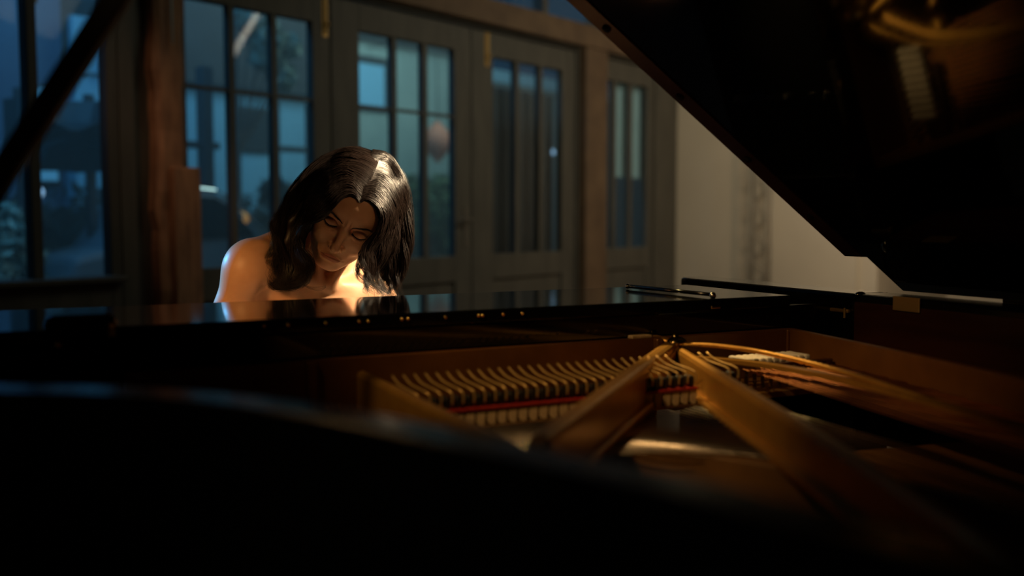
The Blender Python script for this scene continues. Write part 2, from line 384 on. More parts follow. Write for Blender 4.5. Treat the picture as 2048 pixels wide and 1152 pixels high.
# the big window at the left
r1 = None
S = MB()
for (a, b, c, d) in [(-1.05, -1.0, 0.62, 2.42), (0.502, 0.56, 0.62, 2.42), (0.13, 0.178, 0.86, 2.30), (-0.47, -0.42, 0.86, 2.30), (-1.0, 0.502, 0.62, 0.865), (-1.0, 0.502, 2.30, 2.42)]:
    S.wbox(a, b, -0.03, 0.045, c, d, 0.006)
r1 = struct(S, 'window_1', 'frame')
for (a, b) in ((-1.0, -0.47), (-0.42, 0.13), (0.178, 0.502)):
    S = MB(); S.wbox(a, b, -0.006, 0.0, 0.865, 2.30); S.build('pane', 'glass', r1)
S = MB(); S.wbox(-1.03, 0.56, 0.045, 0.11, 0.835, 0.862, 0.006); S.build('windowsill', 'frame', r1)

# glazed door leaves, three tall panes each
def door_leaf(idx, t0, t1, panes, muntin, bolt, handle, deep=0.0):
    S = MB(); zb, zt = 0.875, 2.245
    S.wbox(t0, panes[0][0], -0.03, 0.03, 0.01, 2.41, 0.006); S.wbox(panes[-1][1], t1, -0.03, 0.03, 0.01, 2.41, 0.006)
    S.wbox(panes[0][0], panes[-1][1], -0.03, 0.03, zt, 2.41, 0.004); S.wbox(panes[0][0], panes[-1][1], -0.03, 0.03, 0.70, zb, 0.004)
    S.wbox(panes[0][0], panes[-1][1], -0.03, 0.03, 0.01, 0.18, 0.004)
    for k in range(len(panes) - 1): S.wbox(panes[k][1], panes[k + 1][0], -0.022, 0.026, zb, zt, 0.004)
    if muntin: S.wbox(panes[0][0], panes[-1][1], -0.006, 0.012, 1.795, 1.815)
    S.wbox(panes[0][0], panes[-1][1], -0.012, 0.008, 0.18, 0.70)
    d = struct(S, 'door_%d' % idx, 'frame')
    for (a, b) in panes: S = MB(); S.wbox(a, b, -0.004, 0.002, zb, zt); S.build('pane', 'glass', d)
    if bolt:
        b = MB(); b.wbox(bolt - 0.02, bolt + 0.02, 0.03, 0.036, 2.17, 2.40, 0.002); b.tube([W(bolt, 0.043, 2.19), W(bolt, 0.043, 2.395)], 0.009, 10)
        b.ball(W(bolt, 0.055, 2.24), 0.013); b.build('flush_bolt', 'old_brass', d, smooth=False)
    if handle:
        b = MB(); b.wbox(handle - 0.022, handle + 0.022, 0.03, 0.037, 0.93, 1.20, 0.002)
        b.tube([W(handle, 0.037, 1.12), W(handle, 0.085, 1.12), W(handle - 0.03, 0.09, 1.12), W(handle - 0.12, 0.09, 1.118)], 0.009, 10)
        b.build('handle', 'grey_metal', d)
    return d
door_leaf(1, 0.90, 1.905, [(0.945, 1.208), (1.245, 1.488), (1.525, 1.775)], True, 1.865, None)
door_leaf(2, 1.915, 3.16, [(2.135, 2.415), (2.455, 2.69), (2.735, 2.992)], True, None, 3.10)
door_leaf(3, 3.17, 4.40, [(3.395, 3.655), (3.70, 3.945), (3.985, 4.235)], False, 3.325, None)
door_leaf(4, 4.70, 5.60, [(4.765, 4.96), (5.005, 5.215), (5.26, 5.51)], False, None, 4.735)

# blinds behind two panes of the far door, net curtain behind the third leaf
for (a, b, lab) in ((5.125, 5.355, 'pale roller blind pulled half way down behind the middle pane of the farthest door'),
                    (5.395, 5.665, 'pale roller blind pulled half way down behind the pane nearest the cream wall')):
    r = empty('roller_blind', W((a + b) / 2, -0.07, 1.47), lab, 'blind', 'roller blinds on the farthest door')
    S = MB(); S.wbox(a, b, -0.074, -0.071, 1.49, 2.27); S.build('blind_fabric', 'blind', r)
    S = MB(); S.wbox(a, b, -0.08, -0.066, 1.47, 1.492, 0.003); S.build('bottom_rail', 'blind', r)
    S = MB(); S.tube([W(a, -0.075, 2.285), W(b, -0.075, 2.285)], 0.02, 12); S.build('roller', 'satin_black', r)
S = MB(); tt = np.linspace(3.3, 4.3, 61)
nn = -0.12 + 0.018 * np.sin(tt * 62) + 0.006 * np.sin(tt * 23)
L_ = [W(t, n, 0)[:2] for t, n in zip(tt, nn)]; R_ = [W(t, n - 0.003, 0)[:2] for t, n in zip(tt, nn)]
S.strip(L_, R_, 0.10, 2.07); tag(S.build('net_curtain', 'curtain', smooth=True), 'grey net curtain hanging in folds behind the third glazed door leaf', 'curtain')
for (t, n, z0, z1, lab) in ((0.245, -0.17, 1.55, 2.7, 'bright blue reflection made as a glowing upright tube outside, beside the window mullion'),
                            (0.615, -0.2, 1.75, 2.35, 'dimmer blue reflection made as a glowing upright tube outside, at the right edge of the large window')):
    r = empty('blue_glint_tube', W(t, n, z0), lab, 'reflection', 'blue reflections made as tubes outside the large window')  # tubes added for blue light reflected along the frame edge
    S = MB(); S.tube([W(t, n, z0 + 0.02), W(t, n, z1 - 0.02)], 0.007 if 'bright' in lab else 0.005, 10); S.build('tube', 'blue_glint', r, smooth=True)
    for za, zb_ in ((z0, z0 + .02), (z1 - .02, z1)): S = MB(); S.tube([W(t, n, za), W(t, n, zb_)], 0.012, 10); S.build('end_cap', 'satin_black', r)
    S = MB(); S.wbox(t - 0.006, t + 0.006, n + 0.010, -0.08 if n < -0.1 else 0, (z0 + z1) / 2 - 0.01, (z0 + z1) / 2 + 0.01); S.build('bracket', 'satin_black', r)

# slim truss added in place of a lattice shadow on the cream wall
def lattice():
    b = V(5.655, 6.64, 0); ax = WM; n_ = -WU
    r = empty('truss_shadow_lattice', b, 'slim grey lattice truss built in place of a lattice shadow on the cream wall', 'truss')
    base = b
    S = MB(); S.box(base + V(0, 0, 0.012), (0.17, 0.20, 0.024), (WU, WM, (0, 0, 1)), 0.005); S.build('truss_shadow_base', 'truss', r)
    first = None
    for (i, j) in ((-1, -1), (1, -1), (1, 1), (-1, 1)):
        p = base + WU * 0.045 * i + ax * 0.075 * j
        S = MB(); S.tube([p + V(0, 0, 0.02), p + V(0, 0, 1.75)], 0.011, 8); S.build('truss_shadow_chord', 'truss', r, smooth=True)
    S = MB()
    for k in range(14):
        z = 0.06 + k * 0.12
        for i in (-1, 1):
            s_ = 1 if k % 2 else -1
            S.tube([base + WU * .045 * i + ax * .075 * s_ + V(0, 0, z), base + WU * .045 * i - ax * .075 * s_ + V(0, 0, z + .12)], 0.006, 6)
    S.build('truss_shadow_bracing', 'truss', r)
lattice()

# ================================================================== OUTSIDE THE GLASS
S = MB(); S.wbox(-5, 12, -9, -0.1, -0.12, -0.02); struct(S, 'ground', 'paving')
def leaves(S, centres, n, size, seed, flat=0.6):
    g = np.random.default_rng(seed); C_ = np.array([c for c, _ in centres]); Rr = np.array([r for _, r in centres])
    for _ in range(n):
        i = g.integers(len(C_)); d = unit(g.normal(size=3)); p = C_[i] + d * Rr[i] * g.uniform(0.55, 1.02)
        a = unit(g.normal(size=3)); b = unit(np.cross(a, d + g.normal(size=3) * .6)); l = size * g.uniform(0.7, 1.4); w = l * 0.3
        q = d * w * 0.3
        S.add([p - a * l, p + b * w + q, p + a * l, p - b * w + q], [(0, 1, 2, 3)])
# neighbour's pale garden house (left) and sage house (right)
r = empty('garden_house', W(3.6, -3.6, 0), 'low pale garden house with a dark roof edge outside the first glazed door', 'building')
S = MB(); S.wbox(2.26, 4.86, -4.2, -3.5, 0, 2.33); S.build('wall', 'pale_wall', r)
S = MB(); S.wbox(2.5, 4.95, -4.3, -3.38, 2.34, 3.5, 0.01); S.build('roof', 'dark_trim', r)
S = MB(); S.wbox(2.24, 2.47, -3.52, -3.46, 2.33, 2.78); S.build('vent_panel', 'pale_wall', r)
S = MB(); S.wbox(3.86, 4.24, -3.5, -3.46, 1.76, 2.18, 0.01); w_ = S.build('window', 'dark_trim', r)
S = MB(); S.wbox(3.89, 4.21, -3.458, -3.45, 1.79, 2.15); S.build('pane', 'glass', w_)
for t in (2.78, 2.50): S = MB(); S.wbox(t - 0.05, t + 0.05, -2.5, -2.4, 0, 2.33, 0.01); S.build('porch_post', 'dark_trim', r)
S = MB(); S.wbox(1.55, 2.9, -2.52, -2.42, 1.68, 1.735, 0.006); S.build('porch_rail', 'dark_trim', r)
r = empty('sage_house', W(6.0, -3.8, 0), 'taller sage rendered house with one window glowing blue for reflected sky outside the second glazed door', 'building')
S = MB(); S.wbox(4.98, 7.05, -4.4, -3.5, 0, 3.02); S.build('wall', 'sage_wall', r)
S = MB(); S.wbox(4.95, 7.15, -4.45, -3.4, 3.03, 3.7, 0.01); S.build('roof', 'dark_trim', r)
S = MB(); S.wbox(5.36, 5.86, -3.5, -3.47, 2.27, 2.86, 0.01); w_ = S.build('window', 'dark_trim', r)
S = MB(); S.wbox(5.38, 5.79, -3.472, -3.46, 2.33, 2.77); S.build('pane', 'blue_pane', w_)  # pane glows in place of sky reflected in the glass
r = empty('grey_outbuilding', W(9, -3.4, 0), 'plain grey outbuilding seen through the curtained third door leaf', 'building')
S = MB(); S.wbox(7.3, 11.5, -4.0, -3.3, 0, 2.75); S.build('wall', 'grey_wall', r)
S = MB(); S.wbox(7.2, 11.6, -4.1, -3.2, 2.75, 2.9, 0.01); S.build('roof', 'pale_wall', r)
r = empty('dark_shed', W(0.6, -3.6, 0), 'dark blue shed with one lit window, outside the large window', 'shed')
S = MB(); S.wbox(-2.6, 2.22, -4.2, -3.6, 0, 3.1); S.build('wall', 'blue_shed', r)
S = MB(); S.wbox(-2.7, 2.24, -4.3, -3.45, 3.1, 3.2, 0.01); S.build('roof', 'dark_trim', r)
S = MB(); S.wbox(1.90, 2.16, -3.6, -3.56, 1.40, 2.2, 0.008); w_ = S.build('window', 'dark_trim', r)
S = MB(); S.wbox(1.93, 2.13, -3.562, -3.55, 1.43, 2.17); S.build('pane', 'blue_pane', w_)
def frame_stand(t0, t1, z1, zc, lab):
    r = empty('clothes_rail', W((t0 + t1) / 2, -2.45, 0), lab, 'rail', 'dark upright rails in the yard')
    for t in (t0, t1): S = MB(); S.wbox(t - 0.03, t + 0.03, -2.48, -2.42, 0, z1, 0.006); S.build('upright', 'dark_trim', r)
    S = MB(); S.wbox(t0, t1, -2.47, -2.43, zc - 0.025, zc + 0.025, 0.006); S.build('crossbar', 'dark_trim', r)
frame_stand(1.80, 1.30, 2.02, 1.71, 'dark upright rail with a crossbar outside the large window')
frame_stand(3.48, 3.86, 2.13, 1.72, 'dark upright rail with a crossbar before the pale garden house')
# hedge, bushes, tree
S = MB(); hb = [(W(t, -3.17 + 0.04 * math.sin(t * 5), z), 0.22) for t in np.arange(-1.6, 6.9, 0.16) for z in (0.3, 0.65, 0.98 + 0.06 * math.sin(t * 7), 1.16 + 0.05 * math.sin(t * 3.3))]
leaves(S, hb, 9000, 0.07, 5); S.wbox(-1.8, 7.0, -3.28, -3.06, 0, 1.15)
tag(S.build('hedge', 'foliage_dark'), 'low dark hedge running across the yard in front of the houses', 'hedge', kind='stuff')
def bush(name, label, c, blobs, n, m, size=0.06, seed=1, stem=0.12):
    r = empty(name, W(c[0], c[1], 0), label, 'bush' if 'tree' not in label else 'tree')
    S = MB(); leaves(S, [(W(a, b_, z), q) for (a, b_, z, q) in blobs], n, size, seed); S.build('foliage', m, r)
    S = MB(); S.tube([W(c[0], c[1], -0.02), W(c[0] + .02, c[1], blobs[0][2])], [0.03, 0.015], 8)
    for (a, b_, z, q) in blobs: S.tube([W(c[0] + .02, c[1], blobs[0][2] * .6), W(a, b_, z)], [0.014, 0.006], 6)
    S.build('stem', 'bark', r); return r
bush('leafy_bush', 'round green leafy bush under the paper lantern outside the second door', (5.4, -2.45), [(5.42, -2.45, 1.25, .32), (5.2, -2.5, 1.35, .22), (5.68, -2.4, 1.38, .22), (5.05, -2.5, 1.0, .25), (5.75, -2.4, 0.9, .28)], 2600, 'foliage', 0.05, 2)
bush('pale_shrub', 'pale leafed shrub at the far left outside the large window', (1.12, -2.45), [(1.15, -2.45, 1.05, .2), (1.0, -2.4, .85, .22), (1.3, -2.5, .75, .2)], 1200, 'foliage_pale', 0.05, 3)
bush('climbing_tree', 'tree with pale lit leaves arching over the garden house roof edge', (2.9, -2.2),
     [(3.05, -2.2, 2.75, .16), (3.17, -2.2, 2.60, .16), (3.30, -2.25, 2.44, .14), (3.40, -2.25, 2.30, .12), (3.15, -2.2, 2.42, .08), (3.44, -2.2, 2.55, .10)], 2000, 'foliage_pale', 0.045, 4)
bush('small_plant', 'small spiky dark plant before the pale garden house', (3.38, -2.3), [(3.33, -2.3, 1.36, .10), (3.45, -2.3, 1.33, .08)], 400, 'foliage_dark', 0.06, 6)
# paper lantern on a stand, lamps
r = empty('paper_lantern', W(5.59, -2.5, 1.69), 'salmon coloured oval paper lantern hanging outside the second glazed door', 'lantern')
S = MB(); S.lathe([(0.03, 0.0)] + [(0.145 * math.sin(PI * (k + .6) / 13.2) + 0.004 * (k % 2), 0.01 + 0.40 * k / 12) for k in range(13)] + [(0.03, 0.42)], W(5.59, -2.5, 1.69), 24); S.build('shade', 'lantern', r, smooth=True)
S = MB(); S.tube([W(5.59, -2.5, 2.11), W(5.59, -2.5, 2.95), W(5.59, -3.52, 2.95)], 0.006, 6); S.build('hanging_wire', 'dark_trim', r)
for k, (t, z, rr, lab, mt, zb) in enumerate([(5.55, 1.28, .045, 'small pale blue garden lamp glowing in the bush under the lantern', 'lamp_on', 0), (7.40, 1.885, .035, 'small round wall lamp, the first of two on the grey outbuilding', 'lamp_on', 1),
                                  (7.60, 1.89, .032, 'small round wall lamp, the second of two on the grey outbuilding', 'lamp_on', 1), (1.76, 1.28, .03, 'tiny pale lamp low in the right part of the large window', 'lamp_on', 0),
                                  (2.84, 1.10, .085, 'dim orange lamp glowing behind the first pane of the first glazed door', 'lamp_orange', 0), (1.24, 1.30, .04, 'small blue lamp at the far left outside the large window', 'lamp_on', 0)]):
    n = -2.12 if not zb else -2.5
    r = empty('garden_lamp', W(t, n, 0), lab, 'lamp', 'lamps in the yard')
    S = MB(); S.ball(W(t, n, z), rr, 16, 10); S.build('globe', mt, r, smooth=True)
    S = MB(); S.tube([W(t, n, -0.02), W(t, n, z - rr)], 0.01, 8); S.lathe([(0.05, 0), (0.05, 0.02), (0.02, 0.03)], W(t, n, -0.02), 12); S.build('pole', 'dark_trim', r)
# parked car behind the first door: roof and bonnet catch the light
def car():
    r = empty('parked_car', W(2.6, -2.35, 0), 'dark parked car with a pale lit roof edge, outside the first glazed door', 'car')
    prof = [(-0.35, .25), (-0.36, .62), (-0.28, .86), (0.0, .92), (0.30, 1.30), (0.5, 1.36), (0.85, 1.33), (1.05, 1.24), (1.35, .96), (1.9, .88), (2.0, .7), (2.0, .28)]
    pts = [W(1.72 + x, -2.66, z) for x, z in prof]
    S = MB(); S.extrude(pts, WM * 0.62); S.build('body', 'car_paint', r, bevel=0.05)
    S = MB(); S.extrude([W(1.72 + x, -2.035, z) for x, z in [(0.10, .96), (0.33, 1.25), (0.5, 1.30), (0.84, 1.28), (1.0, 1.2), (1.22, .98)]], WM * 0.006); S.build('side_window', 'lacquer', r)
    S = MB(); S.tube([W(1.72 + x, -2.037, z + .004) for x, z in [(0.0, .925), (0.30, 1.305), (0.5, 1.365), (0.85, 1.335), (1.05, 1.245), (1.35, .965)]], 0.008, 6); S.build('roof_rail', 'silver', r)
    for x in (0.1, 1.55):
        c = W(1.72 + x, -2.08, .28); S = MB(); S.tube([c, c + WM * .1], 0.28, 24); S.build('wheel', 'rubber', r)
    S = MB(); S.tube([W(3.62, -2.05, .7), W(3.62, -2.02, .7)], 0.05, 12); S.build('headlamp', 'silver', r)
car()

# faint stage haze filling the room
def make_haze():
    m = bpy.data.materials.new('stage_haze'); m.use_nodes = True; nt = m.node_tree; nt.nodes.clear()
    o = nt.nodes.new('ShaderNodeOutputMaterial'); v = nt.nodes.new('ShaderNodeVolumePrincipled')
    v.inputs['Density'].default_value = 0.06; v.inputs['Anisotropy'].default_value = 0.35; v.inputs['Color'].default_value = (0.9, 0.95, 0.92, 1)
    nt.links.new(v.outputs[0], o.inputs['Volume']); return m
M['haze'] = make_haze()
S = MB(); S.wbox(-3.04, 5.98, 0.09, 9.0, 0.01, 3.44)
tag(S.build('haze', 'haze'), 'thin stage haze filling the whole room', 'haze', kind='stuff')

# ================================================================== GRAND PIANO
ZR = 1.0                      # top of the case
piano = empty('grand_piano', (0.68, 0.9, 0), 'black grand piano with its lid propped open, filling the front of the room', 'piano')
# inner line of the case: treble side, bent side, tail, spine
inner = [(-0.10, 1.42), (-0.095, 1.25), (-0.07, 1.12), (-0.015, 1.0), (0.066, 0.945), (0.142, 0.875), (0.205, 0.79), (0.252, 0.70), (0.288, 0.61), (0.32, 0.525),
         (0.348, 0.455), (0.372, 0.37), (0.396, 0.286), (0.43, 0.12), (0.49, -0.10), (0.60, -0.33), (0.76, -0.50), (0.96, -0.57), (1.16, -0.53), (1.32, -0.40), (1.41, -0.20), (1.435, 0.05), (1.44, 0.5), (1.44, 1.0), (1.436, 1.42)]
inn = [(-0.10, 1.44)] + [tuple(p[:2]) for p in catmull([(x, y, 0) for x, y in inner], 5)]
def offset(line, dists):
    P = np.array(line); T = np.gradient(P, axis=0); T /= np.linalg.norm(T, axis=1)[:, None]
    Nn = np.stack([T[:, 1], -T[:, 0]], 1)     # right of travel = outward? travel goes toward the tail, so outward is +right when going -Y on the left side
    return [tuple(p - n * d) for p, n, d in zip(P, Nn, dists)]
nI = len(inn); sp = np.array([0.042 + 0.045 * min(1, max(0, (p[0] - 1.30) / 0.12)) for p in inn])
out_ = offset(inn, -sp)
if out_[0][0] > inn[0][0]: out_ = offset(inn, sp)
# rounded top edges of the case: section swept along the line
def sweep(Ai, Ao, sect):
    """sect: list of (s, z), s=0 at inner line, 1 at outer line"""
    vs = []; fs = []; k = len(sect)
    for a, b in zip(Ai, Ao):
        for s_, z in sect: vs.append((a[0] + (b[0] - a[0]) * s_, a[1] + (b[1] - a[1]) * s_, z))
    for i in range(len(Ai) - 1):
        for j in range(k): fs.append((i * k + j, i * k + (j + 1) % k, (i + 1) * k + (j + 1) % k, (i + 1) * k + j))
    fs += [tuple(reversed(range(k))), tuple(range((len(Ai) - 1) * k, len(Ai) * k))]
    return vs, fs
S = MB()
sect = [(0.12, 0.72), (0.12, 0.80), (0.0, 0.80), (0.0, ZR - .006), (0.03, ZR - .0015), (0.1, ZR), (0.9, ZR), (0.97, ZR - .0015), (1.0, ZR - .006), (1.0, 0.72)]
S.add(*sweep(inn, out_, sect)); S.build('case', 'case_lacquer', piano)
# inner veneer of the case
ven_o = offset(inn, [0.0] * nI); ven_i = [tuple(np.array(p) + (np.array(p) - np.array(q)) / np.linalg.norm(np.array(p) - np.array(q)) * 0.003) for p, q in zip(inn, out_)]
S = MB(); S.strip(ven_i, ven_o, 0.80, 0.985); S.build('inner_veneer', 'mahogany', piano)
# case arms either side of the keyboard, rounded far end
def arm(x0, x1, y0, y1, name):
    S = MB(); n = 10; poly = [(x0, y0), (x1, y0)]
    cx, r = (x0 + x1) / 2, (x1 - x0) / 2
    poly += [(cx + r * math.cos(a), y1 - r + r * math.sin(a)) for a in np.linspace(0, PI, n)]
    S.prism(poly, 0.62, ZR); return S.build(name, 'lacquer', piano, bevel=0.007)
arm(-0.155, -0.098, 1.43, 1.98, 'case_arm'); arm(1.432, 1.528, 1.405, 1.995, 'case_arm')
S = MB(); S.ball((1.447, 1.409, 0.9985), (0.012, 0.008, 0.006), 14, 8); S.build('arm_stud', 'silver', piano, smooth=True)
# underside: key bed, bottom board, beams
S = MB(); S.box((0.667, 1.72, 0.645), (1.53, 0.60, 0.05)); S.build('key_bed', 'lacquer_edge', piano, bevel=0.004)
S = MB(); poly = [tuple(p) for p in inn[4:-4]]; S.prism(poly, 0.775, 0.785); S.build('soundboard', 'spruce', piano)
S = MB()
for (a, b) in (((0.1, 1.0), (1.42, 1.0)), ((0.35, 0.5), (1.42, 0.6)), ((0.45, 0.15), (1.42, 0.1))):
    a, b = V(*a, 0.735), V(*b, 0.735); d = unit(b - a); S.box((a + b) / 2, (np.linalg.norm(b - a), 0.07, 0.07), (d, (-d[1], d[0], 0), (0, 0, 1)))
S.build('brace_beam', 'spruce', piano)
# music shelf
S = MB(); S.box((0.6, 1.60, 0.989), (1.40, 0.325, 0.022), bev=0.0); o = S.build('music_shelf', 'lacquer', piano, bevel=0.003)
shelf = o
S = MB(); S.prism([(-0.09, 1.446), (1.292, 1.446), (1.292, 1.464), (-0.09, 1.464)], 0.938, 0.978); S.build('shelf_front_rail', 'lacquer', piano, bevel=0.003)
S = MB(); S.prism([(-0.09, 1.464), (1.432, 1.464), (1.432, 1.48), (-0.09, 1.48)], 0.86, 0.978); S.build('action_cover', 'lacquer_edge', piano)
# folded desk prop lying on the shelf and its brass hinge points
S = MB(); S.tube([(1.115, 1.70, 1.006), (1.125, 1.57, 1.006), (1.13, 1.46, 1.006)], [0.004, 0.0038, 0.0035], 10); p_ = S.build('desk_prop', 'lacquer_edge', piano, smooth=True)
for c, q in (((1.13, 1.452, 1.005), 0.0065), ((1.113, 1.706, 1.006), 0.005)): S = MB(); S.ball(c, q, 12, 8); S.build('prop_tip', 'silver', p_, smooth=True)
S = MB(); S.box((1.125, 1.438, 0.985), (0.022, 0.006, 0.006), bev=0.002); S.build('prop_catch', 'brass', piano)
# desk end block at the treble end, brass foot
S = MB(); S.box((0.076, 1.428, 1.0), (0.088, 0.045, 0.040), bev=0.0); b_ = S.build('desk_end_block', 'lacquer', piano, bevel=0.011)
S = MB(); S.ball((0.047, 1.404, 0.983), 0.0042, 12, 8); S.build('brass_foot', 'brass', b_, smooth=True)
# small brass balls standing in for glints along the shelf's front edge
st = None
for x in (0.318, 0.353, 0.409, 0.46, 0.474, 0.528, 0.538, 0.600, 0.657, 0.664, 0.70, 0.735):
    if st is None:
        S = MB(); S.ball((x, 1.4365, 0.991), 0.0033, 10, 8); st = S.build('shelf_glint', 'brass', piano, smooth=True); x0 = x
    else: rep(st, (x - x0, 0, 0), piano)
# lock catch and maker's plate on the inner veneer
S = MB(); S.box((1.432, 1.285, 0.990), (0.003, 0.060, 0.026)); S.build('brass_plate', 'old_brass', piano, bevel=0.001)
S = MB(); S.box((1.428, 1.442, 0.966), (0.008, 0.05, 0.007), bev=0.002); S.tube([(1.424, 1.425, 0.953), (1.424, 1.425, 0.972)], 0.0025, 8); S.build('lock_catch', 'old_brass', piano)

# cast plate: front flange, bass wall, pin field, edge flange, struts
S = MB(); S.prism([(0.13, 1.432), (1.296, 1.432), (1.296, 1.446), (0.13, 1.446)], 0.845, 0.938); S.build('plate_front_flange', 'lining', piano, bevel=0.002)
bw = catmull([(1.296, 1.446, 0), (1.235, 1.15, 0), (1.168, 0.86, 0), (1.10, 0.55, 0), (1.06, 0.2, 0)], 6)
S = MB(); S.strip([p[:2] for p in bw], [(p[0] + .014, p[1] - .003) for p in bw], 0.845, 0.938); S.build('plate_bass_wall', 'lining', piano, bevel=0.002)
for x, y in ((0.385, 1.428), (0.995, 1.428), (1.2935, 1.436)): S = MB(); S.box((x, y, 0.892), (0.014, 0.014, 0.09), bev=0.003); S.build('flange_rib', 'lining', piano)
S = MB(); S.prism([(0.05, 1.30), (1.29, 1.30), (1.296, 1.432), (0.05, 1.432)], 0.842, 0.852); S.build('pin_field', 'bronze', piano)
pe = offset(inn, -sp * 0.0); ed = [tuple(np.array(p) + (np.array(p) - np.array(q)) / np.linalg.norm(np.array(p) - np.array(q)) * 0.012) for p, q in zip(inn, out_)]
ed2 = [tuple(np.array(p) + (np.array(p) - np.array(q)) / np.linalg.norm(np.array(p) - np.array(q)) * 0.075) for p, q in zip(inn, out_)]
S = MB(); S.strip(ed2[6:-6], ed[6:-6], 0.835, 0.855); S.build('plate_edge', 'bronze', piano, bevel=0.003)
def strut(a, b, w, h, za=0.925, zb=0.925, flange=True):
    a, b = V(*a, za), V(*b, zb); d = unit(b - a); s_ = unit(np.cross(d, V(0, 0, 1))); u_ = np.cross(s_, d); L = np.linalg.norm(b - a); c = (a + b) / 2
    S = MB(); S.box(c - u_ * h / 2, (L, w, h), (d, s_, u_), bev=0.0078)
    if flange: S.box(c - u_ * (h - .004), (L, w + .022, 0.010), (d, s_, u_), bev=0.003)
    return S.build('plate_strut', 'bronze', piano, bevel=0)
strut((0.447, 1.39), (0.430, 0.55), 0.016, 0.075)
strut((1.022, 1.425), (0.47, 0.885), 0.026, 0.062, 0.932, 0.925)
strut((1.012, 1.385), (0.52, 0.23), 0.018, 0.058, 0.925, 0.915)
# web under the diagonal strut, curved lip running to the bass, brace to the front flange
S = MB(); S.extrude([(1.015, 1.410, .925), (0.985, 1.385, .87), (0.90, 1.305, .853), (0.80, 1.208, .85), (0.80, 1.208, .90)], (0.008, -0.008, 0)); S.build('strut_web', 'bronze', piano)
S = MB(); S.tube(catmull([(1.018, 1.405, .927), (1.055, 1.345, .930), (1.09, 1.26, .926), (1.095, 1.10, .918), (1.05, 0.85, .905), (0.98, 0.6, .89)], 6), 0.0042, 10)
S.build('bass_lip', 'bronze', piano, smooth=True)
S = MB(); lp = catmull([(1.018, 1.40, 0), (1.06, 1.335, 0), (1.092, 1.25, 0), (1.097, 1.10, 0), (1.052, 0.85, 0), (0.985, 0.6, 0)], 6)
S.strip([p[:2] for p in lp], [(p[0] - .02, p[1] - .01) for p in lp], 0.905, 0.912); S.build('bass_lip_web', 'bronze', piano)
S = MB(); S.tube([(1.02, 1.41, .926), (1.00, 1.455, .936), (0.995, 1.44, .937)][:2], [0.009, 0.006], 10); S.build('nose_brace', 'bronze', piano, smooth=True)
S = MB(); S.ball((1.020, 1.408, .930), (0.019, 0.016, 0.011), 20, 12); S.tube([(1.02, 1.413, .93), (1.02, 1.413, .945)], 0.006, 6); S.build('plate_nose', 'brass', piano, smooth=True)
S = MB(); S.box((0.965, 1.443, 0.9405), (0.040, 0.022, 0.005), bev=0.001); S.build('brass_tab', 'felt', piano)

# bridges
tb = catmull([(0.36, 1.10, 0), (0.50, 1.085, 0), (0.63, 1.06, 0), (0.73, 0.99, 0), (0.80, 0.85, 0), (0.84, 0.65, 0), (0.88, 0.4, 0), (0.93, 0.1, 0)], 8)
def band(line, w):
    P = np.array(line)[:, :2]; T = np.gradient(P, axis=0); T /= np.linalg.norm(T, axis=1)[:, None]; Nn = np.stack([-T[:, 1], T[:, 0]], 1)
    return P + Nn * w / 2, P - Nn * w / 2
L_, R_ = band(tb, 0.028); S = MB(); S.strip(L_, R_, 0.785, 0.862); S.build('treble_bridge', 'bridge', piano, bevel=0.002)
bb = catmull([(0.80, -0.20, 0), (0.95, -0.27, 0), (1.12, -0.27, 0), (1.28, -0.18, 0)], 8)
L_, R_ = band(bb, 0.03); S = MB(); S.strip(L_, R_, 0.785, 0.885); S.build('bass_bridge', 'bridge', piano, bevel=0.002)
S = MB()
for i in range(4, len(tb) - 1, 1):
    for k in range(2):
        q = tb[i] * (1 - k * .5) + tb[min(i + 1, len(tb) - 1)] * k * .5
        S.tube([(q[0], q[1] + .008, .858), (q[0], q[1] + .008, .868)], 0.0012, 6)
o = S.build('bridge_pins', 'steel', piano); o['kind'] = 'stuff'
# strings: steel through the treble, copper wound over the bass, tuning pins
for i in range(60):
    x = 0.20 + 0.80 * i / 59; k = min(len(tb) - 1, int((i / 59) ** 0.9 * (len(tb) - 1)))
    q = tb[k]; d = unit(V(q[0], q[1], 0) - V(x, 1.31, 0)); e = V(q[0], q[1], 0.866) + V(d[0], d[1], 0) * min(0.16, 0.08 + i * .004)
    S = MB(); S.tube([(x, 1.40, 0.862), (x, 1.315, 0.868), (q[0], q[1], 0.866), tuple(e)], 0.0007 + .00025 * (i > 30), 5, caps=False)
    S.build('treble_string', 'steel', piano, smooth=True)
for i in range(20):
    x = 1.085 + 0.168 * i / 19; k = int(i / 19 * (len(bb) - 1)); q = bb[len(bb) - 1 - k] if False else bb[k]
    S = MB(); S.tube([(x, 1.31, 0.893), (q[0] * .3 + x * .7, 0.9, .893), (q[0], q[1], 0.888)], 0.0010 + 0.0005 * i / 19, 6, caps=False)
    S.build('bass_string', 'copper', piano, smooth=True)
pn = None; S = MB()
for r_ in range(3):
    for i in range(62):
        x = 0.17 + i * 0.0178 + r_ * 0.006; y = 1.335 + r_ * 0.028
        S.tube([(x, y, 0.85), (x, y + .002, 0.878)], 0.0033, 6)
o = S.build('tuning_pins', 'steel', piano); o['kind'] = 'stuff'
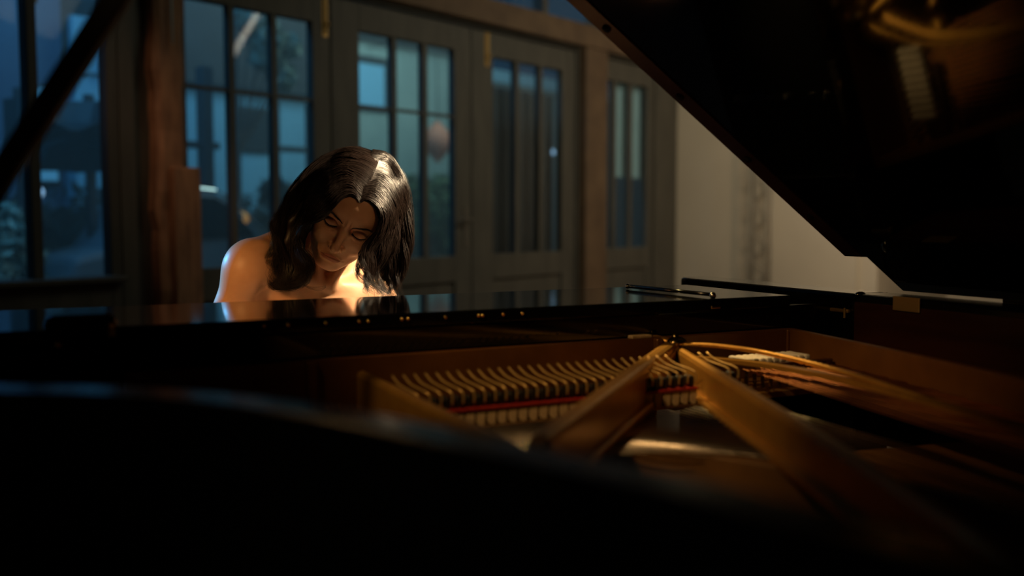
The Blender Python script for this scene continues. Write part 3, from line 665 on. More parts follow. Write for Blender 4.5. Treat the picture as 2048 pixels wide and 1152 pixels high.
# dampers: black head, bent brass wire, cream wedge below a red strip
heads = []
def damper_mesh():
    H = MB(); H.box((0, 0, 0.024), (0.0105, 0.020, 0.017), bev=0.004)
    Wr = MB(); Wr.tube(catmull([(0.0075, -0.009, 0.020), (0.0075, -0.009, 0.034), (0.004, -0.002, 0.040), (-0.004, 0.030, 0.046), (-0.007, 0.052, 0.056)], 4), 0.0016, 6)
    Fe = MB(); Fe.extrude([(-0.0068, -0.013, 0.012), (0.0068, -0.013, 0.012), (0.0052, -0.013, -0.006), (0.0020, -0.013, -0.010), (-0.0020, -0.013, -0.010), (-0.0052, -0.013, -0.006)], (0, 0.022, 0))
    Rd = MB(); Rd.box((0, -0.001, 0.0138), (0.0165, 0.027, 0.0030))
    return [('damper', H, 'satin_black'), ('damper_wire', Wr, 'old_brass'), ('damper_felt', Fe, 'felt'), ('damper_red_strip', Rd, 'red_felt')]
dp = damper_mesh(); protos = []
z0 = 0.876
for nm, mb, mt in dp:
    me = mb.mesh(nm, V(0, 0, 0), nm == 'damper_wire'); me.materials.append(M[mt]); protos.append((nm, me))
def place_damper(x, y, s=1.0):
    par = None
    for nm, me in protos:
        o = bpy.data.objects.new(nm, me); COL.objects.link(o)
        if par is None: o.parent = piano; o.location = (x - WL[piano.name][0], y - WL[piano.name][1], z0 - WL[piano.name][2]); par = o; o.scale = (s, 1, 1)
        else: o.parent = par
for i in range(40):
    x = 0.462 + i * 0.0160
    if abs(x - 0.945) < 0.02 or x > 1.0: continue
    place_damper(x, 1.225)
S = MB(); S.box((0.72, 1.28, 0.868), (0.60, 0.016, 0.010), bev=0.003); S.build('damper_guide_rail', 'mahogany', piano)
# bass dampers: pale flat felts near the flange corner
bf = None
for i in range(10):
    x = 1.095 + i * 0.0140
    if bf is None:
        S = MB(); S.box((x, 1.330, 0.905), (0.0118, 0.052, 0.010), bev=0.003); bf = S.build('bass_damper_felt', 'white_felt', piano)
        S = MB(); S.box((x, 1.330, 0.9135), (0.0095, 0.050, 0.004), bev=0.001); bfx = S.build('felt_cap', 'satin_black', bf); x0 = x
        bfx.location = bfx.location
        bpy.data.objects.remove(bfx)
    else: rep(bf, (x - x0, 0, 0), piano)
S = MB(); S.box((1.19, 1.285, 0.900), (0.13, 0.012, 0.008), bev=0.002)
for i in range(8): S.box((1.135 + i * .015, 1.277, 0.896), (0.005, 0.010, 0.008))
S.build('bass_comb', 'mahogany', piano)

# keyboard
S = MB(); S.box((0.667, 1.778, 0.86), (1.40, 0.018, 0.215), ((1, 0, 0), (0, 1, 0), (0, 0, 1)), 0.004); S.build('fallboard', 'lacquer', piano)
wk = None
for i in range(52):
    x = 0.667 + (i - 25.5) * 0.0236
    if wk is None: S = MB(); S.box((x, 1.88, 0.732), (0.0226, 0.15, 0.020), bev=0.0015); wk = S.build('white_key', 'ivory', piano); x0 = x
    else: rep(wk, (x - x0, 0, 0), piano)
bk = None
for i in range(52):
    if (i + 5) % 7 in (2, 6) or i == 51: continue     # no black key after E and B
    x = 0.667 - (i - 25.0) * 0.0236
    if bk is None: S = MB(); S.box((x, 1.835, 0.747), (0.0115, 0.095, 0.014), bev=0.003); bk = S.build('black_key', 'ebony', piano); x0 = x
    else: rep(bk, (x - x0, 0, 0), piano)
S = MB(); S.box((0.667, 1.972, 0.70), (1.40, 0.022, 0.06), bev=0.004); S.build('key_slip', 'lacquer', piano)
for x in (-0.0, 1.36): S = MB(); S.box((x, 1.88, 0.74), (0.09 if x < .5 else 0.12, 0.15, 0.05), bev=0.006); S.build('key_block', 'lacquer', piano)
# legs and pedals
for (x, y) in ((0.02, 1.62), (1.34, 1.62), (0.98, -0.30)):
    S = MB(); zz = [0.065, 0.10, 0.50, 0.60, 0.66 if y > 1 else 0.76]; ww = [0.032, 0.036, 0.055, 0.062, 0.075]
    P = [(x + sx * w, y + sy * w, z) for z, w in zip(zz, ww) for sx, sy in ((-1, -1), (1, -1), (1, 1), (-1, 1))]
    fs = [(i * 4 + j, i * 4 + (j + 1) % 4, i * 4 + 4 + (j + 1) % 4, i * 4 + 4 + j) for i in range(4) for j in range(4)] + [(3, 2, 1, 0), (16, 17, 18, 19)]
    S.add(P, fs); lg = S.build('leg', 'lacquer', piano, bevel=0.005)
    S = MB(); S.tube([(x - .012, y, .033), (x + .012, y, .033)], 0.032, 16); S.tube([(x, y, .03), (x, y, .07)], 0.010, 10); S.build('caster', 'brass', lg)
S = MB()
for dx in (-.10, .10): S.box((0.667 + dx, 1.66, 0.36), (0.035, 0.035, 0.54), bev=0.005)
S.box((0.667, 1.68, 0.10), (0.30, 0.16, 0.06), bev=0.006); S.build('pedal_lyre', 'lacquer', piano)
for dx in (-.07, 0, .07): S = MB(); S.box((0.667 + dx, 1.80, 0.085), (0.022, 0.11, 0.008), bev=0.003); S.ball((0.667 + dx, 1.855, 0.085), (0.017, 0.022, 0.005), 12, 8); S.build('pedal', 'brass', piano)

# lid: hinged on the spine, long edge up in the air
TH = math.atan(0.69); hx, hz = 1.538, 1.002
lu = V(-math.cos(TH), 0, math.sin(TH)); ln = V(math.sin(TH), 0, math.cos(TH))      # across the lid, and its upper normal
def LP(s, y, n=0.0): return V(hx, 0, hz) + lu * s + V(0, y, 0) + ln * n
# outline in (s, y): hinge side, notch at the front, full width, bent side mirrored from the case, tail
ol = [(0.0, 1.39), (0.118, 1.39), (0.118, 1.442), (1.668, 1.442)]
bent = [(hx - x, y) for (x, y) in out_[6:-8:3]]
ol += [(s_ + .02, y) for s_, y in bent if y < 1.40]
ol += [(0.0, bent[-1][1])]
S = MB(); S.extrude([LP(s_, y) for s_, y in ol], ln * 0.019); lid = S.build('lid', 'lacquer', piano, bevel=0.004)
S = MB(); S.extrude([LP(s_, y, 0.020) for s_, y in [(0.13, 1.44), (1.66, 1.44), (1.66, 1.12), (0.13, 1.12)]], ln * 0.019); S.build('folded_flap', 'lacquer', lid, bevel=0.004)
S = MB(); S.extrude([LP(s_, y, -0.0025) for s_, y in [(0.125, 1.438), (1.66, 1.438), (1.66, 1.395), (0.125, 1.395)]], ln * 0.0024); S.build('lid_front_reflection', 'band', lid)  # brown of lit wood reflected in the lid, put into the colour
S = MB(); S.box((LP(0.85, 1.4432, 0.0095)), (1.45, 0.003, 0.012), (lu, (0, 1, 0), ln)); S.build('long_hinge', 'old_brass', lid)
bp = None
for s_ in (0.26, 0.44, 0.62, 0.80, 0.955):
    if bp is None: S = MB(); S.lathe([(0.0075, 0), (0.0075, 0.004), (0.004, 0.006)], (0, 0, 0), 12); pass
    S2 = MB(); A_ = np.array([unit(lu), V(0, 1, 0), -ln]); vv = np.vstack(S.v) @ A_ + LP(s_, 1.415, -0.0025)
    S2.add(vv, S.f); S2.build('lid_bumper', 'silver' if s_ == 0.955 else 'rubber', lid)
for y in (-0.1, 0.5, 1.12):
    S = MB(); S.tube([(hx + .004, y - .05, hz), (hx + .004, y + .05, hz)], 0.006, 10); S.build('lid_hinge', 'brass', lid)
# prop stick from the treble side of the case to the lid
a_ = V(-0.125, 1.215, 1.002); b_ = V(0.368, 1.070, 1.802)
d_ = unit(b_ - a_); s_ = unit(np.cross(d_, V(0.45, 0.89, 0))); t_ = np.cross(d_, s_)
S = MB(); S.box((a_ + b_) / 2, (np.linalg.norm(b_ - a_), 0.026, 0.020), (d_, s_, t_), 0.004); ps = S.build('prop_stick', 'lacquer_edge', piano)
S = MB(); S.tube([a_ - V(0, .02, 0), a_ + V(0, .02, 0)], 0.008, 12); S.build('prop_pivot', 'brass', ps)
S = MB(); S.tube([b_ - d_ * .01, b_ + d_ * .006], 0.009, 12); S.build('prop_cup', 'brass', ps)

# bench
bench = empty('piano_bench', (0.66, 2.50, 0), 'black padded piano bench under the seated woman', 'bench')
S = MB(); S.box((0.66, 2.50, 0.43), (0.62, 0.34, 0.066), bev=0.022); S.build('cushion', 'leather', bench, smooth=False)
S = MB(); S.box((0.66, 2.50, 0.37), (0.60, 0.32, 0.055), bev=0.004); S.build('bench_frame', 'lacquer', bench)
for sx in (-1, 1):
    for sy in (-1, 1): S = MB(); S.tube([(0.66 + sx * .27, 2.50 + sy * .13, 0.0), (0.66 + sx * .27, 2.50 + sy * .13, 0.345)], [0.018, 0.026], 12); S.build('leg', 'lacquer', bench)

# ================================================================== THE PIANIST
def el(P, c, r):
    q = P - c; k0 = np.sqrt(((q / r) ** 2).sum(-1)); k1 = np.sqrt(((q / (r * r)) ** 2).sum(-1)) + 1e-9
    return k0 * (k0 - 1) / k1
def cap(P, a, b, ra, rb=None):
    rb = ra if rb is None else rb
    ab = b - a; h = np.clip(((P - a) @ ab) / (ab @ ab), 0, 1)
    return np.linalg.norm(P - a - h[..., None] * ab, axis=-1) - (ra + (rb - ra) * h)
def smin(a, b, k):
    h = np.maximum(k - np.abs(a - b), 0) / k; return np.minimum(a, b) - h * h * k * 0.25
def smax(a, b, k): return -smin(-a, -b, k)

# camera-like axes at the figure only set how the head is turned: R right, U up, B toward the piano tail
cy_, sy_ = math.cos(YAW), math.sin(YAW)
RR = V(cy_, -sy_, 0); BB = -V(sy_, cy_, 0); UU = V(0, 0, 1)
rho, phi, psi = math.radians(32.4), math.radians(25), math.radians(12.1)
Ux = math.sin(rho) * RR + math.cos(rho) * UU                      # up in the leaning plane
hR = math.cos(rho) * RR - math.sin(rho) * UU
hU = math.cos(phi) * Ux + math.sin(phi) * BB
hF = -math.sin(phi) * Ux + math.cos(phi) * BB
hF, hR = hF * math.cos(psi) + hR * math.sin(psi), hR * math.cos(psi) - hF * math.sin(psi)
HC = V(0.6026, 1.963, 1.1236)                                          # between the eyes
HM = np.stack([hR, hU, hF])                                       # rows: local x, y, z in world
def toL(P): return (P - HC) @ HM.T * 1000.0                       # millimetres in the head's own frame
def toW(p): return HC + (np.asarray(p, float) / 1000.0) @ HM

CP = V(0, 0, 1.15); Dp = V(math.sin(YAW) * math.cos(PITCH), math.cos(YAW) * math.cos(PITCH), -math.sin(PITCH)); Rp = V(cy_, -sy_, 0); Up = np.cross(Rp, Dp)
def seg2(x, y, pts):
    d = None
    for (a, b) in zip(pts[:-1], pts[1:]):
        ax, ay = a; bx, by = b; vx, vy = bx - ax, by - ay
        h = np.clip(((x - ax) * vx + (y - ay) * vy) / (vx * vx + vy * vy), 0, 1)
        q = np.hypot(x - ax - h * vx, y - ay - h * vy); d = q if d is None else np.minimum(d, q)
    return d
def head_sdf(p):
    x, y, z = p[..., 0], p[..., 1], p[..., 2]; ax = np.abs(x); m = np.stack([ax, y, z], -1)
    d = el(p, V(0, 30, -84), V(73, 80, 95))
    d = smin(d, el(p, V(0, 38, -32), V(58, 44, 46)), 24)                 # forehead
    d = smin(d, el(p, V(0, -36, -46), V(58, 74, 50)), 22)                # mid face
    d = smin(d, cap(m, V(53, -42, -74), V(16, -97, -15), 19, 14), 22)    # jaw line
    d = smin(d, el(m, V(48, 12, -42), V(15, 26, 28)), 16)                # temple
    d = smin(d, el(p, V(0, -99, -7), V(18, 14, 14)), 15)                 # chin
    d = smin(d, el(m, V(37, -32, -12), V(24, 22, 17)), 18)               # cheek
    d = smin(d, el(m, V(50, -12, -26), V(16, 11, 20)), 14)               # cheekbone
    d = smin(d, el(p, V(0, -70, -8), V(27, 23, 17)), 14)                 # muzzle
    d = smin(d, cap(m, V(9, 17, 3), V(42, 19, -12), 8.0, 7.0), 12)       # brow ridge
    d = smax(d, -el(m, V(31, 3, 15), V(17, 10, 14.5)), 10)               # eye socket
    d = smax(d, -el(m, V(15, 2, 13), V(7, 10, 13)), 8)                   # inner corner
    # nose
    d = smin(d, cap(p, V(0, 9, -1), V(0, -38, 19), 6.0, 7.6), 10)
    d = smin(d, el(p, V(0, -43, 20), V(10.0, 9, 9.5)), 6)
    d = smin(d, el(m, V(12.0, -46, 9), V(7.2, 6.8, 9.5)), 5)
    d = smax(d, -el(m, V(5.8, -53.5, 15), V(3.3, 4.2, 5.5)), 2.5)        # nostrils
    d = smax(d, -cap(m, V(17.5, -40, 14), V(19, -50, 8), 1.6), 5)        # wing crease
    d = smax(d, -cap(m, V(20, -47, 15), V(33, -68, 4), 1.2), 9)          # cheek fold
    # closed eyes: lid over the ball, crease above, lash groove
    d = smin(d, el(m, V(31.5, -1.5, -9.5), V(15.5, 12.5, 13.8)), 3)
    cr = seg2(ax, y, [(18, 1), (24, 6.5), (32, 8.5), (40, 6), (46, 1)])
    d = d + 1.3 * np.exp(-(cr / 1.6) ** 2) * (z > -30)
    lg = seg2(ax, y, [(17.5, -4), (23, -7.4), (31, -9.2), (39, -8), (46, -3.5)])
    d = d + 1.6 * np.exp(-(lg / 1.2) ** 2) * (z > -30)
    bg_ = seg2(ax, y, [(20, -14), (28, -18), (38, -17)]); d = d + 0.8 * np.exp(-(bg_ / 2.5) ** 2) * (z > -30)
    # mouth: lips with corners turned down
    my = -71.5 - 0.0060 * x * x
    ul = el(np.stack([x, y - (my + 3.6 + 0.0 * x), z], -1), V(0, 0, 5.5), V(24, 4.4, 6.5))
    cup = 1.2 * np.exp(-(x / 3.5) ** 2); ul = ul + cup * 0.6
    ll = el(np.stack([x, y - (my - 5.2), z], -1), V(0, 0, 4.2), V(19, 5.0, 6.5))
    d = smin(d, ul, 4); d = smin(d, ll, 4)
    d = d + 2.0 * np.exp(-((y - my) / 1.0) ** 2) * np.clip((27 - ax) / 5, 0, 1) * (z > -20)
    d = d + 1.2 * np.exp(-(((ax - 26.5) / 3) ** 2 + ((y + 77) / 3.0) ** 2)) * (z > -25)
    d = d + 1.6 * np.exp(-(((y + 87) / 3.5) ** 2)) * np.exp(-(x / 15) ** 2) * (z > -20)
    d = d + 0.9 * np.exp(-((x / 2.6) ** 2)) * np.exp(-(((y + 61) / 5) ** 2)) * (z > 0)
    # frown: two short upright folds between the brows
    fy = np.exp(-(((y - 17) / 9) ** 2)) * (z > -10)
    d = d + 1.7 * np.exp(-(((ax - 4.6) / 1.5) ** 2)) * fy - 1.3 * np.exp(-((x / 2.6) ** 2)) * fy - 1.0 * np.exp(-(((ax - 9) / 3) ** 2)) * fy
    # ears
    d = smin(d, el(m, V(70, -12, -84), V(5, 27, 15)), 5)
    d = smax(d, -el(m, V(76, -10, -80), V(3.5, 16, 8)), 4)
    return d

J = {'notch': V(0.590, 2.082, 1.000), 'sR': V(0.441, 2.110, 1.044), 'sL': V(0.712, 2.125, 0.958), 'eR': V(0.352, 2.180, 0.800), 'eL': V(0.83, 2.19, 0.745),
     'wR': V(0.405, 1.985, 0.812), 'wL': V(0.830, 1.985, 0.800), 'nb': V(0.592, 2.140, 1.040), 'ch': V(0.600, 2.235, 0.880), 'wa': V(0.640, 2.400, 0.680), 'pe': V(0.66, 2.500, 0.585),
     'hR': V(0.565, 2.49, 0.575), 'hL': V(0.755, 2.49, 0.575), 'kR': V(0.56, 2.08, 0.545), 'kL': V(0.79, 2.09, 0.545), 'aR': V(0.60, 2.13, 0.10), 'aL': V(0.79, 2.20, 0.10)}
def hand_chains(w, side):
    """palm toward the keys, fingers curled down onto them; side=+1 thumb toward +X"""
    pal = w + V(0.010 * side, -0.060, -0.006); ch = []
    base = [(-0.030, -0.066, -0.006, .060), (-0.011, -0.075, .000, .070), (0.009, -0.077, .002, .076), (0.029, -0.071, 0.000, .070)]   # little .. index
    for k, (bx, by, bz, L) in enumerate(base):
        a = w + V(bx * side + .006 * side, by, bz); spread = (k - 1.5) * 0.10 * side
        b = a + V(spread * L * .45, -L * .46, 0.004); c = b + V(spread * L * .2, -L * .24, -L * .26); e = c + V(0, -L * .08, -L * .27)
        ch.append(([a, b, c, e], [.0092, .0082, .0074, .0064] if k else [.0080, .0070, .0064, .0056]))
    a = w + V(0.024 * side, -0.022, -0.010); b = a + V(0.022 * side, -0.030, -0.012); c = b + V(0.006 * side, -0.030, -0.008); e = c + V(-0.002 * side, -0.018, -.004)
    ch.append(([a, b, c, e], [.0115, .0105, .0092, .0078])); return pal, ch
HANDS = [hand_chains(J['wR'], 1), hand_chains(J['wL'], -1)]
def torso_sdf(P):
    d = cap(P, J['ch'] + V(-.045, .0, .035), J['ch'] + V(.05, .0, .02), 0.105)
    d = smin(d, cap(P, J['ch'] + V(-.04, .02, -.05), J['wa'] + V(-.03, 0, 0), 0.100, 0.098), 0.06)
    d = smin(d, cap(P, J['ch'] + V(.05, .02, -.05), J['wa'] + V(.03, 0, 0), 0.100, 0.098), 0.06)
    d = smin(d, cap(P, J['wa'], J['pe'], 0.115, 0.12), 0.06)
    d = smin(d, cap(P, J['hR'], J['hL'], 0.105), 0.05)
    for s, hh, kk in ((-1, 'hR', 'kR'), (1, 'hL', 'kL')): d = smin(d, cap(P, J[hh], J[kk], 0.088, 0.056), 0.04)
    for s in (-1, 1): d = smin(d, el(P, J['ch'] + V(.072 * s, -.085, -.025), V(.060, .052, .056)), 0.035)
    return d
def body_sdf(P):
    d = torso_sdf(P)
    # upper chest and shoulder girdle
    d = smin(d, cap(P, J['notch'] + V(-.055, .055, -.045), J['notch'] + V(.070, .06, -.065), 0.058), 0.05)
    d = smin(d, cap(P, J['sR'], J['notch'] + V(-.05, .06, -.02), 0.046, 0.050), 0.04)
    d = smin(d, cap(P, J['sL'], J['notch'] + V(.05, .06, -.03), 0.044, 0.050), 0.04)
    d = smin(d, cap(P, J['sR'] + V(.015, .02, .015), J['nb'] + V(-.02, .05, .050), 0.040, 0.048), 0.035)   # trapezius
    d = smin(d, cap(P, J['sL'] + V(-.01, .02, .012), J['nb'] + V(.03, .05, .035), 0.034, 0.046), 0.035)
    for s, S_ in ((-1, 'sR'), (1, 'sL')):
        e, w = J['eR' if s < 0 else 'eL'], J['wR' if s < 0 else 'wL']
        arm_ = smin(el(P, J[S_] + V(.002 * s, 0, -.004), V(.051, .050, .055)), cap(P, J[S_] + V(.006 * s, 0, -.02), e, 0.0445, 0.036), 0.03)
        d = smin(d, arm_, 0.012)
        d = smin(d, smin(cap(P, e, e + (w - e) * .4, 0.036, 0.037), cap(P, e + (w - e) * .4, w, 0.037, 0.0235), .02), 0.02)
        pal, ch = HANDS[0 if s < 0 else 1]; sd = -s
        hd = el(P, w + V(.004 * sd, -.042, -.005), V(.041, .052, .0155))
        hd = smin(hd, cap(P, w, w + V(0, -.03, -.003), .0225, .02), .02)
        for pts, rs_ in ch:
            f_ = None
            for i in range(3):
                q = cap(P, pts[i], pts[i + 1], rs_[i], rs_[i + 1]); f_ = q if f_ is None else smin(f_, q, .003)
            hd = smin(hd, f_, .006)
        d = smin(d, hd, 0.012)
    q = P - CP; zd = q @ Dp; cx_, cy2 = 1024 + F_PX * (q @ Rp) / zd, 576 - F_PX * (q @ Up) / zd
    cr = seg2(cx_, cy2, [(526, 572), (520, 588), (508, 606), (496, 640)]); d = d + .0075 * np.exp(-(cr / 5.5) ** 2) * (P[..., 1] < 2.075) * (P[..., 1] > 1.95)
    # collar bones, breast bone notch, shoulder crest
    nR, nL = J['notch'] + V(-.014, .000, .006), J['notch'] + V(.016, .002, .000)
    d = smin(d, cap(P, nR, J['sR'] + V(.03, -.010, .036), 0.0065, 0.0065), 0.026)
    d = smin(d, cap(P, nL, J['sL'] + V(-.03, -.010, .034), 0.0065, 0.0065), 0.026)
    d = smax(d, -el(P, J['notch'] + V(0.001, -.018, .008), V(.010, .012, .012)), 0.014)
    # neck with its two cords
    nt, nl = toW((0, -48, -92)), J['nb'] + V(0, .03, -.01)
    d = smin(d, cap(P, nt, nl, 0.050, 0.056), 0.028)
    d = smin(d, cap(P, toW((-42, -58, -70)), nR + V(.004, 0, 0), 0.0085, 0.006), 0.020)
    d = smin(d, cap(P, toW((42, -58, -70)), nL, 0.0085, 0.006), 0.020)
    # lower legs and feet
    for s, k_, a_k in ((-1, 'kR', 'aR'), (1, 'kL', 'aL')):
        k, a = J[k_], J[a_k]; mid = k + (a - k) * .32 + V(0, .015, 0)
        d = smin(d, smin(cap(P, k, mid, .052, .052), cap(P, mid, a, .052, .034), .03), .03)
        d = smin(d, smin(cap(P, a + V(0, .02, -.055), a + V(0, -.13, -.072), .034, .026), el(P, a + V(0, .01, -.03), V(.035, .045, .045)), .03), .03)
    L = toL(P)
    hd = head_sdf(L) * 0.001
    return smin(d, hd, 0.012)

def surfnet(f, lo, hi, h, B=8):
    lo = np.asarray(lo, float); nb = np.ceil((np.asarray(hi) - lo) / (h * B)).astype(int); H = h * B
    g = np.stack(np.meshgrid(*[np.arange(n) for n in nb], indexing='ij'), -1).reshape(-1, 3)
    dc = f(lo + (g + 0.5) * H); g = g[np.abs(dc) < H * 0.87 * 1.25 + 0.004]
    r = np.arange(B + 1); loc = np.stack(np.meshgrid(r, r, r, indexing='ij'), -1)
    vals = np.empty((len(g), B + 1, B + 1, B + 1), np.float32)
    for i in range(0, len(g), 400):
        gi = g[i:i + 400][:, None, None, None, :] * B + loc[None]; vals[i:i + 400] = f(lo + gi * h)
    N = nb * B + 2; key = lambda c: (c[..., 0] * N[1] + c[..., 1]) * N[2] + c[..., 2]
    s = vals < 0; c8 = [s[:, a:B + a, b:B + b, c:B + c] for a in (0, 1) for b in (0, 1) for c in (0, 1)]
    sm = sum(c.astype(np.int8) for c in c8); act = (sm > 0) & (sm < 8)
    bi, ix, iy, iz = np.nonzero(act); cell = g[bi] * B + np.stack([ix, iy, iz], -1)
    corners = np.array([(a, b, c) for a in (0, 1) for b in (0, 1) for c in (0, 1)])
    cv = np.stack([vals[bi, ix + a, iy + b, iz + c] for a, b, c in corners], -1)
    acc = np.zeros((len(bi), 3)); cnt = np.zeros(len(bi))
    for i in range(8):
        for j in range(i + 1, 8):
            if np.abs(corners[i] - corners[j]).sum() == 1:
                m_ = (cv[:, i] < 0) != (cv[:, j] < 0); t = np.where(m_, cv[:, i] / np.where(m_, cv[:, i] - cv[:, j], 1), 0)
                p = corners[i] + (corners[j] - corners[i]) * t[:, None]; acc[m_] += p[m_]; cnt[m_] += 1
    vert = lo + (cell + acc / cnt[:, None]) * h
    k = key(cell); o = np.argsort(k); ks = k[o]
    def look(c):
        q = key(c); i = np.searchsorted(ks, q); i = np.minimum(i, len(ks) - 1); return np.where(ks[i] == q, o[i], -1)
    F = []
    for ax, (u, v) in ((0, (1, 2)), (1, (2, 0)), (2, (0, 1))):
        a = cv[:, 0] < 0; e = np.zeros(3, int); e[ax] = 1; j = [t for t in range(8) if (corners[t] == e).all()][0]; b = cv[:, j] < 0
        m_ = a != b; c = cell[m_]; eu = np.zeros(3, int); eu[u] = 1; ev = np.zeros(3, int); ev[v] = 1
        q = np.stack([look(c), look(c - eu), look(c - eu - ev), look(c - ev)], -1); ok = (q >= 0).all(1); fl = a[m_][ok]; q = q[ok]
        q[~fl] = q[~fl][:, ::-1]; F.append(q)
    return vert, np.vstack(F)
def project(f, X, it=2, e=4e-4):
    for _ in range(it):
        d = f(X); G = np.stack([f(X + V(*[e if i == j else 0 for j in range(3)])) - f(X - V(*[e if i == j else 0 for j in range(3)])) for i in range(3)], -1) / (2 * e)
        g2 = (G ** 2).sum(-1) + 1e-6; X = X - G * np.clip(d / g2, -.003, .003)[:, None]
    return X
def mesh_obj(name, verts, faces, m, parent, tint=None):
    o_ = WL[parent.name]; me = bpy.data.meshes.new(name)
    me.vertices.add(len(verts)); me.vertices.foreach_set('co', (verts - o_).astype(np.float32).ravel())
    nf = len(faces); me.loops.add(nf * 4); me.polygons.add(nf)
    me.loops.foreach_set('vertex_index', faces.ravel().astype(np.int32)); me.polygons.foreach_set('loop_start', np.arange(0, nf * 4, 4, dtype=np.int32))
    me.update(calc_edges=True); me.validate(); me.polygons.foreach_set('use_smooth', [True] * len(me.polygons))
    o = bpy.data.objects.new(name, me); COL.objects.link(o); me.materials.append(M[m]); o.parent = parent; WL[o.name] = o_
    return o

person = empty('person', (0.64, 2.30, 0), 'person with long dark wavy hair playing the piano, head bowed, bare shoulders, black strapless dress', 'person')
bv, bf_ = surfnet(body_sdf, (0.26, 1.80, -0.02), (0.98, 2.66, 1.30), 0.004)
bodyo = mesh_obj('body', bv, bf_, 'skin', person)
# refine the face (one mesh throughout), then settle every vertex on the surface
import bmesh
bm = bmesh.new(); bm.from_mesh(bodyo.data); off_ = WL[person.name]
for lv in range(2):
    co = np.array([v.co[:] for v in bm.verts]) + off_; L = toL(co)
    sel = (L[:, 2] > (-30 if lv == 0 else -22)) & (L[:, 1] < 62) & (L[:, 1] > -112) & (np.abs(L[:, 0]) < 64) & (L[:, 2] < 60)
    es = [e for e in bm.edges if sel[e.verts[0].index] and sel[e.verts[1].index]]
    bmesh.ops.subdivide_edges(bm, edges=es, cuts=1, use_grid_fill=True); bm.verts.index_update(); bm.verts.ensure_lookup_table()
co = np.array([v.co[:] for v in bm.verts]) + off_
X = np.vstack([project(body_sdf, co[i:i + 20000]) for i in range(0, len(co), 20000)])
for v, p in zip(bm.verts, X - off_): v.co = p
bm.to_mesh(bodyo.data); bm.free(); me = bodyo.data
me.polygons.foreach_set('use_smooth', [True] * len(me.polygons))
L = toL(X); lipy = -71.5 - 0.0060 * L[:, 0] ** 2; dy = L[:, 1] - lipy; ax_ = np.abs(L[:, 0])
up = np.clip(1 - (ax_ / 25) ** 2, 0, 1) ** .5
tint = np.clip((6.8 * up - dy) / 1.5, 0, 1) * np.clip((dy + 10.0 * np.clip(1 - (ax_ / 23) ** 2, 0, 1) ** .5) / 1.5, 0, 1) * (L[:, 2] > -12) * (ax_ < 25) * 0.75
lid_ = np.exp(-((ax_ - 31) / 12) ** 2 - ((L[:, 1] - 2) / 9) ** 2) * (L[:, 2] > -25) * 0.25
at_ = me.attributes.new('tint', 'FLOAT', 'POINT'); at_.data.foreach_set('value', np.clip(tint + lid_, 0, 1).astype(np.float32))

# strapless black dress: follows the torso, long skirt over the thighs
def dress_sdf(P):
    d = torso_sdf(P) - 0.007
    for k_, a_k in (('kR', 'aR'), ('kL', 'aL')): d = smin(d, cap(P, J[k_], J[a_k] + V(0, .02, .18), .078, .10), .06)
    d = smin(d, cap(P, (J['kR'] + J['kL']) / 2, (J['aR'] + J['aL']) / 2 + V(0, .03, .2), .08, .12), .08)
    d = smin(d, cap(P, (J['hR'] + J['hL']) / 2, (J['kR'] + J['kL']) / 2, .09, .075), .07)
    fold = 0.004 * np.sin(P[..., 0] * 120 + 3 * np.sin(P[..., 2] * 14)) * np.clip((0.55 - P[..., 2]) * 3, 0, 1); d = d + fold
    top = P[..., 2] - (0.948 - 0.30 * np.maximum(P[..., 1] - 2.2, 0) + 0.01 * np.cos((P[..., 0] - .6) * 40))
    d = np.maximum(d, top); return np.maximum(d, -(P[..., 2] - 0.22))
dv, df = surfnet(dress_sdf, (0.30, 1.90, 0.18), (0.98, 2.70, 1.0), 0.0075)
mesh_obj('dress', dv, df, 'dress', person)

